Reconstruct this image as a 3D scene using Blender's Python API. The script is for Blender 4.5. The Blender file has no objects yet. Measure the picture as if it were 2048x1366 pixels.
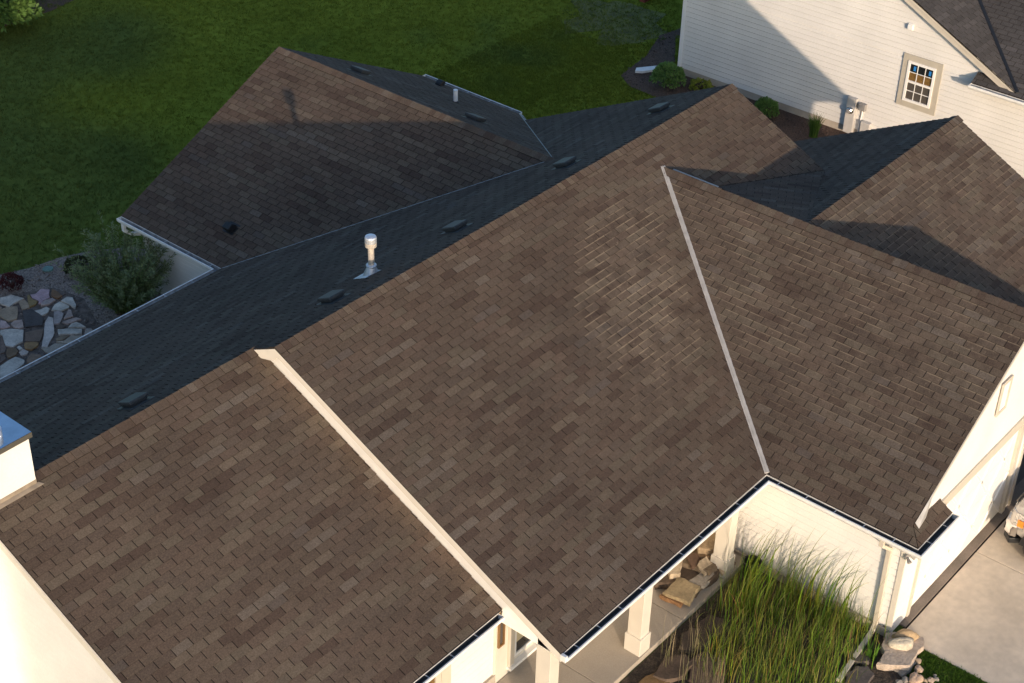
import bpy, math, random
from mathutils import Vector, Matrix
rnd = random.Random(11)
scene = bpy.context.scene
COL = scene.collection
V = Vector

# ------------------------------------------------------------------ camera, sky, sun, exposure
FW = V((0.64433, 0.51745, -0.56311)); RT = V((0.63916, -0.76867, 0.0250)); UP = V((0.41991, 0.37602, 0.82601))
CAM = V((-14.958, -17.058, 20.886))
cd = bpy.data.cameras.new("camera"); cam = bpy.data.objects.new("camera", cd); COL.objects.link(cam)
m = Matrix.Identity(4)
for i, a in enumerate((RT, UP, -FW)):
    for j in range(3): m[j][i] = a[j]
m.translation = CAM
cam.matrix_world = m
cd.sensor_width = 36; cd.lens = 57.42; cd.clip_start = 0.5; cd.clip_end = 600
scene.camera = cam

SUN_D = V((0.557, 0.815, -0.1605)).normalized()      # the way the light travels
ELEV = math.asin(-SUN_D.z); AZ = math.atan2(-SUN_D.x, -SUN_D.y)
world = bpy.data.worlds.new("World"); scene.world = world; world.use_nodes = True
nt = world.node_tree; nt.nodes.clear()
sky = nt.nodes.new("ShaderNodeTexSky"); sky.sky_type = 'NISHITA'; sky.sun_disc = False
sky.sun_elevation = ELEV; sky.sun_rotation = AZ; sky.altitude = 200; sky.air_density = 1.0; sky.dust_density = 3.2; sky.ozone_density = 2.8
bg = nt.nodes.new("ShaderNodeBackground"); bg.inputs[1].default_value = 0.15
out = nt.nodes.new("ShaderNodeOutputWorld")
nt.links.new(sky.outputs[0], bg.inputs[0]); nt.links.new(bg.outputs[0], out.inputs[0])
sl = bpy.data.lights.new("sun", 'SUN'); sl.energy = 2.5; sl.angle = math.radians(0.6); sl.color = (1.0, 0.78, 0.575)
so = bpy.data.objects.new("sun", sl); COL.objects.link(so); so.location = (-30, -40, 30)
so.rotation_euler = SUN_D.to_track_quat('-Z', 'Y').to_euler()
scene.view_settings.view_transform = 'Standard'; scene.view_settings.look = 'None'
scene.view_settings.gamma = 1; scene.view_settings.use_curve_mapping = False
scene.view_settings.exposure = 0.87
scene.cycles.blur_glossy = 0.0; scene.cycles.sample_clamp_indirect = 0.0

# ------------------------------------------------------------------ materials
def mat(name, col, rough=0.7, metal=0.0, noise=None, attr=False, bump=None, spec=0.5, transl=0.0, coords='pos', backcol=None):
    """Principled material. noise = list of (scale, dark factor, light factor, detail); bump = (scale, strength, distance)."""
    M = bpy.data.materials.new(name); M.use_nodes = True
    n = M.node_tree; b = n.nodes["Principled BSDF"]; L = n.links.new
    b.inputs["Roughness"].default_value = rough; b.inputs["Metallic"].default_value = metal
    b.inputs["Specular IOR Level"].default_value = spec
    geo = n.nodes.new("ShaderNodeNewGeometry")
    if attr:
        at = n.nodes.new("ShaderNodeAttribute"); at.attribute_name = "tone"; cur = at.outputs["Color"]
    else:
        r = n.nodes.new("ShaderNodeRGB"); r.outputs[0].default_value = (*col, 1); cur = r.outputs[0]
    for (sc, lo, hi, det) in (noise or []):
        t = n.nodes.new("ShaderNodeTexNoise"); t.inputs["Scale"].default_value = sc; t.inputs["Detail"].default_value = det
        L(geo.outputs["Position"], t.inputs["Vector"])
        mr = n.nodes.new("ShaderNodeMapRange"); mr.inputs[1].default_value = 0.3; mr.inputs[2].default_value = 0.7
        mr.inputs[3].default_value = lo; mr.inputs[4].default_value = hi
        L(t.outputs["Fac"], mr.inputs[0])
        mx = n.nodes.new("ShaderNodeVectorMath"); mx.operation = 'SCALE'
        L(cur, mx.inputs[0]); L(mr.outputs[0], mx.inputs["Scale"]); cur = mx.outputs[0]
    L(cur, b.inputs["Base Color"])
    if bump:
        t = n.nodes.new("ShaderNodeTexNoise"); t.inputs["Scale"].default_value = bump[0]; t.inputs["Detail"].default_value = 3
        L(geo.outputs["Position"], t.inputs["Vector"])
        bp = n.nodes.new("ShaderNodeBump"); bp.inputs["Strength"].default_value = bump[1]; bp.inputs["Distance"].default_value = bump[2]
        L(t.outputs["Fac"], bp.inputs["Height"]); L(bp.outputs[0], b.inputs["Normal"])
    if transl > 0:
        tr = n.nodes.new("ShaderNodeBsdfTranslucent"); L(cur, tr.inputs["Color"])
        ms = n.nodes.new("ShaderNodeMixShader"); ms.inputs[0].default_value = transl
        o = n.nodes["Material Output"]; L(b.outputs[0], ms.inputs[1]); L(tr.outputs[0], ms.inputs[2]); L(ms.outputs[0], o.inputs[0])
    return M

def stained_shingle(name):
    """Asphalt shingle: tone from the attribute, granule speckle; where 'stain' says so, pale dust lies in a thin line under the
    butt of the course above ('vv' runs 0..1 up a tab) and in small scuffs."""
    M = mat(name, (1, 1, 1), rough=0.92, attr=True, noise=[(38, 0.80, 1.20, 2), (110, 0.80, 1.20, 1), (0.45, 0.88, 1.12, 3), (5, 0.94, 1.06, 2)], bump=(220, 0.6, 0.004), spec=0.2)
    n = M.node_tree; L = n.links.new; b = n.nodes["Principled BSDF"]
    src = b.inputs["Base Color"].links[0].from_socket
    at = n.nodes.new("ShaderNodeAttribute"); at.attribute_name = "stain"
    av = n.nodes.new("ShaderNodeAttribute"); av.attribute_name = "vv"
    geo = n.nodes.new("ShaderNodeNewGeometry")
    def noise(sc, lo, hi, det=3):
        t = n.nodes.new("ShaderNodeTexNoise"); t.inputs["Scale"].default_value = sc; t.inputs["Detail"].default_value = det
        L(geo.outputs["Position"], t.inputs["Vector"])
        r = n.nodes.new("ShaderNodeMapRange"); r.inputs[1].default_value = lo; r.inputs[2].default_value = hi
        L(t.outputs["Fac"], r.inputs[0]); return r.outputs[0]
    def math_(op, a, b_):
        m_ = n.nodes.new("ShaderNodeMath"); m_.operation = op; m_.use_clamp = True
        for k, x in enumerate((a, b_)):
            if isinstance(x, (int, float)): m_.inputs[k].default_value = x
            else: L(x, m_.inputs[k])
        return m_.outputs[0]
    ln = n.nodes.new("ShaderNodeMapRange"); ln.inputs[1].default_value = 0.80; ln.inputs[2].default_value = 0.93
    L(av.outputs["Fac"], ln.inputs[0])
    line = math_('MULTIPLY', math_('MULTIPLY', ln.outputs[0], noise(1.7, 0.38, 0.60)), 0.72)
    spot = math_('MULTIPLY', noise(13, 0.64, 0.80, 2), 0.5)
    wash = math_('MULTIPLY', noise(2.5, 0.40, 0.65, 3), 0.16)
    f = math_('MULTIPLY', math_('ADD', math_('ADD', line, spot), wash), at.outputs["Fac"])
    mx = n.nodes.new("ShaderNodeMixRGB"); mx.inputs[2].default_value = (0.31, 0.25, 0.185, 1)
    L(f, mx.inputs[0]); L(src, mx.inputs[1]); L(mx.outputs[0], b.inputs["Base Color"])
    return M

MT = {}
MT['shingle'] = stained_shingle("asphalt_shingle")
MT['deck'] = mat("roof_underlay", (0.014, 0.011, 0.010), 0.95)
MT['cream'] = mat("cream_trim_paint", (0.62, 0.58, 0.51), 0.45, noise=[(3, 0.96, 1.03, 3)])
MT['tan'] = mat("tan_trim_paint", (0.55, 0.50, 0.42), 0.5, noise=[(4, 0.95, 1.04, 3)])
MT['greige'] = mat("greige_window_trim", (0.46, 0.42, 0.35), 0.55, noise=[(5, 0.95, 1.05, 3)])
MT['siding'] = mat("cream_siding", (0.75, 0.735, 0.71), 0.55, noise=[(1.1, 0.94, 1.05, 4), (30, 0.97, 1.03, 2)])
MT['siding2'] = mat("neighbour_siding", (0.69, 0.675, 0.65), 0.55, noise=[(0.8, 0.92, 1.06, 4), (25, 0.96, 1.04, 2)])
MT['flash'] = mat("glossy_white_step_flashing", (1.0, 0.985, 0.95), 0.28, 0.3, noise=[(6, 0.96, 1.03, 2)])
_f = MT['flash'].node_tree.nodes['Principled BSDF']; _f.inputs['Coat Weight'].default_value = 0; _f.inputs['Coat IOR'].default_value = 3.0; _f.inputs['Coat Roughness'].default_value = 0.12
MT['rake'] = mat("rake_board_paint", (0.66, 0.62, 0.55), 0.5, noise=[(4, 0.95, 1.04, 2)])
MT['white'] = mat("white_aluminium", (0.78, 0.78, 0.77), 0.4, noise=[(8, 0.9, 1.04, 3)])
MT['trough'] = mat("dirty_gutter_lining", (0.07, 0.072, 0.078), 0.6, noise=[(14, 0.7, 1.4, 3)])
MT['trough_light'] = mat("pale_gutter_lining", (0.32, 0.34, 0.36), 0.5, noise=[(9, 0.6, 1.2, 3)])
MT['galv'] = mat("galvanised_steel", (0.66, 0.70, 0.76), 0.42, 0.55, noise=[(12, 0.8, 1.1, 3)])
MT['pipe'] = mat("beige_vent_pipe_steel", (0.56, 0.51, 0.45), 0.45, 0.25, noise=[(10, 0.85, 1.08, 3)])
MT['capsteel'] = mat("chimney_cap_steel", (0.55, 0.60, 0.66), 0.12, 1.0, noise=[(5, 0.85, 1.05, 4)], bump=(7, 0.12, 0.01))
MT['valley'] = mat("valley_metal", (0.42, 0.41, 0.40), 0.55, 0.15, noise=[(6, 0.85, 1.1, 3)])
MT['valley_grey'] = mat("grey_valley_metal", (0.27, 0.29, 0.30), 0.5, 0.2, noise=[(6, 0.85, 1.1, 3)])
MT['hanger'] = mat("dull_hanger_metal", (0.42, 0.43, 0.45), 0.5, 0.2)
MT['vent'] = mat("grey_box_vent", (0.060, 0.064, 0.066), 0.45, noise=[(20, 0.85, 1.15, 2)])
MT['black'] = mat("black_plastic", (0.012, 0.013, 0.015), 0.5)
MT['pvc'] = mat("white_pvc", (0.78, 0.80, 0.82), 0.4)
MT['concrete'] = mat("porch_concrete", (0.40, 0.35, 0.29), 0.85, noise=[(1.2, 0.88, 1.08, 5), (40, 0.93, 1.06, 2)], bump=(60, 0.2, 0.004))
MT['drive'] = mat("driveway_concrete", (0.63, 0.54, 0.43), 0.9, noise=[(0.9, 0.82, 1.10, 5), (7, 0.92, 1.07, 3), (90, 0.88, 1.08, 2)], bump=(90, 0.3, 0.004))
MT['apron'] = mat("dark_concrete_strip", (0.21, 0.172, 0.14), 0.9, noise=[(2, 0.8, 1.15, 4), (40, 0.88, 1.12, 2)])
MT['found'] = mat("concrete_foundation", (0.42, 0.37, 0.31), 0.9, noise=[(3, 0.85, 1.1, 4)])
MT['stone'] = mat("stone", (1, 1, 1), 0.85, attr=True, noise=[(4, 0.72, 1.22, 5), (22, 0.82, 1.15, 4)], bump=(18, 0.6, 0.02))
MT['leaf'] = mat("leaves", (1, 1, 1), 0.6, attr=True, transl=0.35, spec=0.3)
MT['grass'] = mat("grass_blades", (1, 1, 1), 0.7, attr=True, transl=0.5, spec=0.08)
MT['bark'] = mat("bark", (0.09, 0.065, 0.045), 0.9, noise=[(20, 0.7, 1.3, 3)])
MT['mulch'] = mat("mulch", (0.088, 0.052, 0.036), 0.95, noise=[(22, 0.5, 1.5, 4), (70, 0.6, 1.4, 2), (1.3, 0.8, 1.2, 3)], bump=(40, 0.9, 0.03))
MT['gravelmulch'] = mat("pale_mulch", (0.22, 0.175, 0.15), 0.95, noise=[(26, 0.45, 1.6, 4), (80, 0.6, 1.5, 2)], bump=(45, 0.9, 0.03))
MT['chip'] = mat("mulch_chips", (1, 1, 1), 0.9, attr=True)
MT['soil'] = mat("bed_soil", (0.06, 0.045, 0.032), 0.95, noise=[(9, 0.5, 1.5, 4), (40, 0.6, 1.4, 2)], bump=(25, 0.9, 0.04))
MT['patiosand'] = mat("patio_joint_sand", (0.13, 0.10, 0.085), 0.95, noise=[(8, 0.5, 1.4, 4), (60, 0.6, 1.4, 2)])
MT['glass'] = mat("window_glass", (0.015, 0.017, 0.02), 0.06, spec=0.6)
MT['glassgrey'] = mat("window_glass_with_grey_shade", (0.085, 0.075, 0.068), 0.1, spec=0.5)
MT['glassamber'] = mat("window_glass_over_wood", (0.17, 0.10, 0.035), 0.25, noise=[(30, 0.7, 1.3, 3)])
MT['blinds'] = mat("cream_blind", (0.50, 0.43, 0.28), 0.5, noise=[(8, 0.9, 1.1, 2)])
MT['tape'] = mat("blue_tape", (0.02, 0.20, 0.55), 0.6)
MT['vinyl'] = mat("white_vinyl", (0.80, 0.79, 0.77), 0.4)
MT['brown'] = mat("brown_frame", (0.20, 0.11, 0.04), 0.5)
MT['meter'] = mat("meter_box_grey", (0.50, 0.48, 0.46), 0.5, noise=[(6, 0.92, 1.05, 2)])
MT['meterdark'] = mat("meter_box_dark_grey", (0.27, 0.26, 0.25), 0.5)
MT['silver'] = mat("silver_truck_paint", (0.52, 0.49, 0.45), 0.25, 0.5)
MT['rubber'] = mat("tyre_rubber", (0.02, 0.02, 0.02), 0.85, noise=[(30, 0.8, 1.2, 2)])
MT['chrome'] = mat("chrome", (0.70, 0.68, 0.66), 0.12, 1.0)
MT['lens'] = mat("headlight_lens", (0.62, 0.60, 0.56), 0.1, 0.6, noise=[(25, 0.4, 1.2, 2)])
MT['amber'] = mat("amber_lens", (0.85, 0.28, 0.02), 0.25)
MT['red'] = mat("red_painted_wood", (0.22, 0.045, 0.03), 0.7)
MT['disc'] = mat("verdigris_cover", (0.10, 0.19, 0.17), 0.6, noise=[(30, 0.7, 1.3, 3)])
MT['dark_in'] = mat("garage_interior", (0.10, 0.095, 0.085), 0.9)

# lawn ground: two swards and soft blotches
BLOTCH = [(20.6, 12.6, 1.3, .8), (21.3, 11.5, 1.1, .9), (22.2, 13.9, .9, .7), (20.2, 14.9, .8, .6), (17.4, 17.2, .7, .6), (19.1, 11.2, .9, .5), (14.2, 22.6, 1.2, .5), (12.4, 20.0, 1.5, .4), (9.5, 16.0, 1.6, .3), (6.5, 18.5, 1.8, .35), (23.0, 11.9, .7, .6)]
def sward(x, y):
    """Lawn colour at a place: bluish sward to the left, yellower one beyond and to the right."""
    s = (x * 0.78 - (y - 10) * 0.50 - 4.2) / 3.0 + 0.35 * math.sin(x * 0.7 + 1.3 * math.sin(y * 0.4)) + 0.25 * math.sin(y * 0.9 + x * 0.31)
    s = min(1, max(0, s + 0.4)); s = s * s * (3 - 2 * s)
    a, b = (0.094, 0.126, 0.030), (0.155, 0.190, 0.026)
    c = [p + (q - p) * s for p, q in zip(a, b)]
    for (bx0, by0, r0, k) in BLOTCH:
        d = math.hypot(x - bx0, y - by0) / r0
        if d < 1: c = [p + (q - p) * k * .38 * (1 - d * d) for p, q in zip(c, (0.040, 0.085, 0.040))]
    return tuple(c)
MT['lawn'] = mat("lawn_ground", (1, 1, 1), 0.95, attr=True, spec=0.0, noise=[(0.35, 0.85, 1.15, 5), (3.5, 0.8, 1.2, 4), (40, 0.65, 1.35, 3)], bump=(50, 0.8, 0.03))

# ------------------------------------------------------------------ mesh helpers
class MB:
    def __init__(s): s.v = []; s.f = []; s.c = []; s.s = []
    def face(s, pts, col=(1, 1, 1), st=None):
        i = len(s.v); s.v += [tuple(p) for p in pts]; s.f.append(tuple(range(i, i + len(pts)))); s.c.append(col); s.s.append(st)
    def faces(s, verts, faces, col=(1, 1, 1), sts=None):
        i = len(s.v); s.v += [tuple(p) for p in verts]
        for f in faces:
            s.f.append(tuple(i + k for k in f)); s.c.append(col); s.s.append([sts[k] for k in f] if sts else None)
    def obox(s, o, ax, ay, az, col=(1, 1, 1)):
        o, ax, ay, az = V(o), V(ax), V(ay), V(az)
        P = [o, o + ax, o + ax + ay, o + ay, o + az, o + ax + az, o + ax + ay + az, o + ay + az]
        F = [(3, 2, 1, 0), (4, 5, 6, 7), (0, 1, 5, 4), (1, 2, 6, 5), (2, 3, 7, 6), (3, 0, 4, 7)]
        if ax.cross(ay).dot(az) < 0: F = [f[::-1] for f in F]
        s.faces(P, F, col)
    def box(s, x0, x1, y0, y1, z0, z1, col=(1, 1, 1)):
        s.obox((x0, y0, z0), (x1 - x0, 0, 0), (0, y1 - y0, 0), (0, 0, z1 - z0), col)
    def prism(s, pts, d, col=(1, 1, 1)):
        """polygon pts (3-D, planar) extruded by vector d"""
        pts = [V(p) for p in pts]; d = V(d); n = len(pts)
        nn = V((0, 0, 0))
        for i in range(n): nn += pts[i].cross(pts[(i + 1) % n])
        if nn.dot(d) < 0: pts = pts[::-1]
        P = pts + [p + d for p in pts]
        F = [tuple(range(n))[::-1], tuple(range(n, 2 * n))] + [(i, (i + 1) % n, n + (i + 1) % n, n + i) for i in range(n)]
        s.faces(P, F, col)
    def tube(s, path, r, n=10, col=(1, 1, 1), cap=True):
        path = [V(p) for p in path]; rs = r if isinstance(r, (list, tuple)) else [r] * len(path)
        P = []
        for i, p in enumerate(path):
            t = (path[min(i + 1, len(path) - 1)] - path[max(i - 1, 0)]).normalized()
            a = t.cross(V((0, 0, 1)) if abs(t.z) < .9 else V((1, 0, 0))).normalized(); b = t.cross(a)
            P += [p + (a * math.cos(k * 2 * math.pi / n) + b * math.sin(k * 2 * math.pi / n)) * rs[i] for k in range(n)]
        F = []
        for i in range(len(path) - 1):
            for k in range(n): F.append((i * n + k, i * n + (k + 1) % n, (i + 1) * n + (k + 1) % n, (i + 1) * n + k))
        if cap: F += [tuple(range(n))[::-1], tuple(range((len(path) - 1) * n, len(path) * n))]
        s.faces(P, F, col)
    def lathe(s, o, prof, n=20, axis=None, col=(1, 1, 1)):
        """profile [(r, h)] turned round axis (default z) at o"""
        o = V(o); q = (V(axis).to_track_quat('Z', 'Y') if axis is not None else None)
        P = []
        for (r, h) in prof:
            for k in range(n):
                p = V((r * math.cos(2 * math.pi * k / n), r * math.sin(2 * math.pi * k / n), h))
                P.append(o + (q @ p if q else p))
        F = []
        for i in range(len(prof) - 1):
            for k in range(n): F.append((i * n + k, i * n + (k + 1) % n, (i + 1) * n + (k + 1) % n, (i + 1) * n + k))
        F += [tuple(range(n))[::-1], tuple(range((len(prof) - 1) * n, len(prof) * n))]
        s.faces(P, F, col)
    def mesh(s, name, material, off=(0, 0, 0), smooth=False):
        ox, oy, oz = off
        me = bpy.data.meshes.new(name)
        me.from_pydata([(x - ox, y - oy, z - oz) for x, y, z in s.v], [], s.f)
        me.materials.append(material)
        if any(c != (1, 1, 1) for c in s.c):
            a = me.color_attributes.new("tone", 'FLOAT_COLOR', 'CORNER')
            buf = []
            for f, c in zip(s.f, s.c): buf += [c[0], c[1], c[2], 1.0] * len(f)
            a.data.foreach_set("color", buf)
        if any(x is not None for x in s.s):
            for nm, k in (("stain", 0), ("vv", 1)):
                a = me.attributes.new(nm, 'FLOAT', 'CORNER'); buf = []
                for f, x in zip(s.f, s.s): buf += ([y[k] for y in x] if x is not None else [0.0] * len(f))
                a.data.foreach_set("value", buf)
        if smooth: me.polygons.foreach_set("use_smooth", [True] * len(me.polygons))
        me.update()
        return me

WL = {}
def root(name, loc, label, cat, group=None, rz=0):
    o = bpy.data.objects.new(name, None); COL.objects.link(o); o.location = loc; o.rotation_euler.z = rz
    o.empty_display_size = 0.2; o['label'] = label; o['category'] = cat
    if group: o['group'] = group
    WL[o.name] = V(loc)
    return o
def part(name, mb, material, parent, smooth=False, kind=None, label=None, bevel=0):
    """mb in world axes (or in the thing's own axes when its root sits at 0): one mesh object under parent"""
    off = WL.get(parent.name, V((0, 0, 0))) if parent else V((0, 0, 0))
    o = bpy.data.objects.new(name, mb.mesh(name, material, off, smooth)); COL.objects.link(o)
    if parent: o.parent = parent; WL[o.name] = off
    if kind: o['kind'] = kind
    if label: o['label'] = label
    if bevel:
        bm_ = o.modifiers.new("bevel", 'BEVEL'); bm_.width = bevel; bm_.segments = 2; bm_.limit_method = 'ANGLE'
    return o
def solo(name, mb, material, label, cat, group=None, base=None, smooth=False, kind=None):
    base = base if base is not None else (0, 0, 0)
    o = bpy.data.objects.new(name, mb.mesh(name, material, base, smooth)); COL.objects.link(o); o.location = base
    if kind: o['kind'] = kind
    if label: o['label'] = label
    if cat: o['category'] = cat
    if group: o['group'] = group
    WL[o.name] = V(base)
    return o
def struct(name, mb, material, smooth=False):
    o = bpy.data.objects.new(name, mb.mesh(name, material, (0, 0, 0), smooth)); COL.objects.link(o); o['kind'] = 'structure'
    return o

def pix(p):
    d = V(p) - CAM; z = d.dot(FW)
    return (1024 + 3266.7 * d.dot(RT) / z, 683 - 3266.7 * d.dot(UP) / z, z)

def clip(poly, cvx):
    """Sutherland-Hodgman in 2-D against a convex polygon"""
    A = sum(cvx[i][0] * cvx[(i + 1) % len(cvx)][1] - cvx[(i + 1) % len(cvx)][0] * cvx[i][1] for i in range(len(cvx)))
    if A < 0: cvx = cvx[::-1]
    for i in range(len(cvx)):
        a, b = cvx[i], cvx[(i + 1) % len(cvx)]
        def side(p): return (b[0] - a[0]) * (p[1] - a[1]) - (b[1] - a[1]) * (p[0] - a[0])
        res = []
        for k in range(len(poly)):
            p, q = poly[k], poly[(k + 1) % len(poly)]
            sp, sq = side(p), side(q)
            if sp >= 0: res.append(p)
            if (sp >= 0) != (sq >= 0):
                t = sp / (sp - sq); res.append((p[0] + t * (q[0] - p[0]), p[1] + t * (q[1] - p[1])))
        poly = res
        if len(poly) < 3: return []
    ar = 0.5 * sum(poly[i][0] * poly[(i + 1) % len(poly)][1] - poly[(i + 1) % len(poly)][0] * poly[i][1] for i in range(len(poly)))
    return poly if abs(ar) > 2e-4 else []

# ------------------------------------------------------------------ roof shingles
TONES = [(0.0875, 0.066, 0.0511), (0.0954, 0.0719, 0.0556), (0.0919, 0.0673, 0.0525), (0.0774, 0.0558, 0.0434), (0.0687, 0.0484, 0.0383), (0.1092, 0.0861, 0.0659), (0.1004, 0.0806, 0.0614), (0.0897, 0.0686, 0.0543), (0.0824, 0.062, 0.0491), (0.1134, 0.0927, 0.0754), (0.0904, 0.0727, 0.0614)]
TONES_GREY = [(0.0702, 0.065, 0.063), (0.0755, 0.0699, 0.0678), (0.0721, 0.0668, 0.0648), (0.0622, 0.0576, 0.0558), (0.0561, 0.0519, 0.0504), (0.0865, 0.0801, 0.0777), (0.0811, 0.0751, 0.0729), (0.0725, 0.0672, 0.0652), (0.067, 0.0621, 0.0602), (0.0925, 0.0856, 0.0831), (0.0761, 0.0704, 0.0683)]
TW = [6, 6, 5, 4, 2.4, 2.6, 3.0, 5, 4, 1.6, 0.6]
TABW, EXP = 0.327, 0.145
EDGE = (0.026, 0.021, 0.018)
class Roof:
    """Collects tabs of one house: the largest in view become objects, the rest one joined part."""
    def __init__(s, pal=TONES): s.tabs = []; s.deck = MB(); s.pal = pal
    def plane(s, P0, U, W, N, polys, stain=None, rake_ext=0, seed=0, inset=None):
        """P0 a point on the eave line, U along the eave, W up the slope, N out; polys convex 3-D polygons."""
        rg = random.Random(seed); P0, U, W, N = V(P0), V(U).normalized(), V(W).normalized(), V(N).normalized()
        uv = lambda p: ((V(p) - P0).dot(U), (V(p) - P0).dot(W))
        for poly in polys:
            s.deck.prism([V(p) - N * 0.03 for p in poly], N * 0.028)
        pieces = [[uv(p) for p in poly] for poly in (inset or polys)]
        vmax = max(p[1] for q in pieces for p in q); umin = min(p[0] for q in pieces for p in q); umax = max(p[0] for q in pieces for p in q)
        for q in pieces:
            cr = [(q[i][0] - q[i - 1][0]) * (q[(i + 1) % len(q)][1] - q[i][1]) - (q[i][1] - q[i - 1][1]) * (q[(i + 1) % len(q)][0] - q[i][0]) for i in range(len(q))]
            if min(cr) < -1e-3 and max(cr) > 1e-3: print("NONCONVEX", seed, q)
        k = 0; v = 0.0
        while v < vmax:
            off = (k % 2) * TABW / 2 + rg.uniform(-0.012, 0.012) + (seed * 0.07) % TABW - TABW
            n = int((umax - umin) / TABW) + 4
            run = 0; ti = 0
            for i in range(-2, n):
                u0 = umin + off + i * TABW
                if run <= 0:
                    ti = rg.choices(range(len(TONES)), TW)[0]; run = rg.choice([1, 1, 1, 2, 2, 3])
                run -= 1
                g = 0.0070
                rect = [(u0 + g, v), (u0 + TABW - g, v), (u0 + TABW - g, v + EXP + 0.004), (u0 + g, v + EXP + 0.004)]
                for q in pieces:
                    c = clip(rect, q)
                    if c:
                        whole = len(c) == 4 and all(abs(a[0] - b[0]) < 1e-6 and abs(a[1] - b[1]) < 1e-6 for a, b in zip(sorted(c), sorted(rect)))
                        s.tabs.append((P0, U, W, N, c, v, u0, ti, whole, stain, rg.uniform(0.013, 0.018)))
            v += EXP; k += 1

def tab_mb(frame, c, v, ti, th, st, mb=None, org=None, jit=1.0, pal=TONES):
    P0, U, W, N = frame; mb = mb or MB()
    n = len(c); b = []; t = []; sv = []
    for (u, w) in c:
        h = 0.006 + (th - 0.002) * max(0.0, 1 - (w - v) / (EXP + 0.004))
        p = P0 + U * u + W * w
        if org is not None: p = V((u - org[0], w - org[1], 0)); b.append(p); t.append(p + V((0, 0, h)))
        else: b.append(p); t.append(p + N * h)
        x = (w - v) / EXP
        sv.append((st, x))
    ar = sum(c[i][0] * c[(i + 1) % n][1] - c[(i + 1) % n][0] * c[i][1] for i in range(n))
    idx = list(range(n)) if ar > 0 else list(range(n))[::-1]
    col = tuple(x * jit for x in pal[ti])
    mb.faces(b + t, [tuple(n + i for i in idx)], col, (sv + sv) if st > 0 else None)
    k0 = len(mb.v) - 2 * n      # the cut edges show the black asphalt core
    for i, j in zip(idx, idx[1:] + idx[:1]):
        mb.f.append((k0 + i, k0 + j, k0 + n + j, k0 + n + i)); mb.c.append(EDGE); mb.s.append(None)
    return mb

def lay_roof(R, house, limit=300, caps=()):
    """deck under the house, then the shingles: `limit` single objects, the remainder joined"""
    rf = part("roof", R.deck, MT['deck'], house)
    scored = []
    for i, t in enumerate(R.tabs):
        P0, U, W, N, c = t[:5]
        cu = sum(p[0] for p in c) / len(c); cw = sum(p[1] for p in c) / len(c); ctr = P0 + U * cu + W * cw
        x, y, z = pix(ctr)
        d = (CAM - ctr).normalized().dot(N)
        if 4 < x < 2044 and 4 < y < 1362 and d > 0 and t[8]: scored.append((d / (z * z), i))
    scored.sort(reverse=True)
    single = set(i for _, i in scored[:limit])
    protos = {}; rest = MB(); off = WL[house.name]; rg = random.Random(5)
    for i, t in enumerate(R.tabs):
        P0, U, W, N, c, v, u0, ti, whole, stain, th = t
        cu = sum(p[0] for p in c) / len(c); cw = sum(p[1] for p in c) / len(c); ctr = P0 + U * cu + W * cw
        st = stain(ctr) if stain else 0.0
        if i in single:
            if ti not in protos:
                mb = tab_mb((P0, U, W, N), c, v, ti, 0.011, 0.0, org=(u0 + TABW / 2, v), pal=R.pal)
                protos[ti] = mb.mesh("shingle", MT['shingle'])
            o = bpy.data.objects.new("shingle", protos[ti]); COL.objects.link(o); o.parent = rf
            M = Matrix.Identity(4)
            for k, a in enumerate((U, W, N)):
                for j in range(3): M[j][k] = a[j]
            M.translation = P0 + U * (u0 + TABW / 2) + W * v + N * rg.uniform(0, 0.002) - off
            o.matrix_local = M
        else:
            tab_mb((P0, U, W, N), c, v, ti, th, st, mb=rest, jit=rg.uniform(0.93, 1.07), pal=R.pal)
    part("shingles", rest, MT['shingle'], rf, kind='stuff')
    # ridge caps: one bent plate per exposure, mesh shared along each ridge
    for (a, b, n1, n2, w) in caps:
        a, b = V(a), V(b); L = (b - a).length; d = (b - a).normalized()
        s1 = d.cross(V(n1)).normalized(); s1 = s1 if s1.z < 0 else -s1
        s2 = d.cross(V(n2)).normalized(); s2 = s2 if s2.z < 0 else -s2
        meshes = {}
        k = 0; x = 0.0
        while x < L - 0.05:
            ti = rg.choices(range(len(TONES)), TW)[0]
            if ti not in meshes:
                mb = MB(); P = []
                for (l, h) in ((0.0, 0.029), (0.165, 0.019)):
                    for (sd, nn, ww) in ((s1, n1, w), (s1, n1, 0.03), (None, None, 0), (s2, n2, 0.03), (s2, n2, w)):
                        if sd is None: P.append(d * l + V((0, 0, h + 0.006)))
                        else: P.append(d * l + sd * ww + V(nn).normalized() * h)
                Q = [p - V((0, 0, 0.014)) for p in P]
                F = [(i, i + 1, i + 6, i + 5) for i in range(4)] + [(10 + i, 11 + i, i + 1, i) for i in range(4)] + [(0, 5, 15, 10), (4, 14, 19, 9)]
                if (P[1] - P[0]).cross(P[5] - P[0]).z < 0: F = [f[::-1] for f in F]
                mb.faces(P + Q, F, R.pal[ti])
                for q in range(len(mb.f) - 6, len(mb.f)): mb.c[q] = EDGE; meshes[ti] = mb.mesh("ridge_cap", MT['shingle'])
            o = bpy.data.objects.new("ridge_cap", meshes[ti]); COL.objects.link(o); o.parent = rf
            o.location = a + d * x - off + V((0, 0, rg.uniform(-.003, .006)))
            x += EXP; k += 1
    return rf

def strip(mb, p, q, U, N, w0, w1, h):
    """flat metal strip from p to q lying in a roof plane, between offsets w0..w1 along U, raised h"""
    p, q, U, N = V(p), V(q), V(U).normalized(), V(N).normalized()
    mb.prism([p + U * w0 + N * 0.001, q + U * w0 + N * 0.001, q + U * w1 + N * 0.001, p + U * w1 + N * 0.001], N * h)

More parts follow.
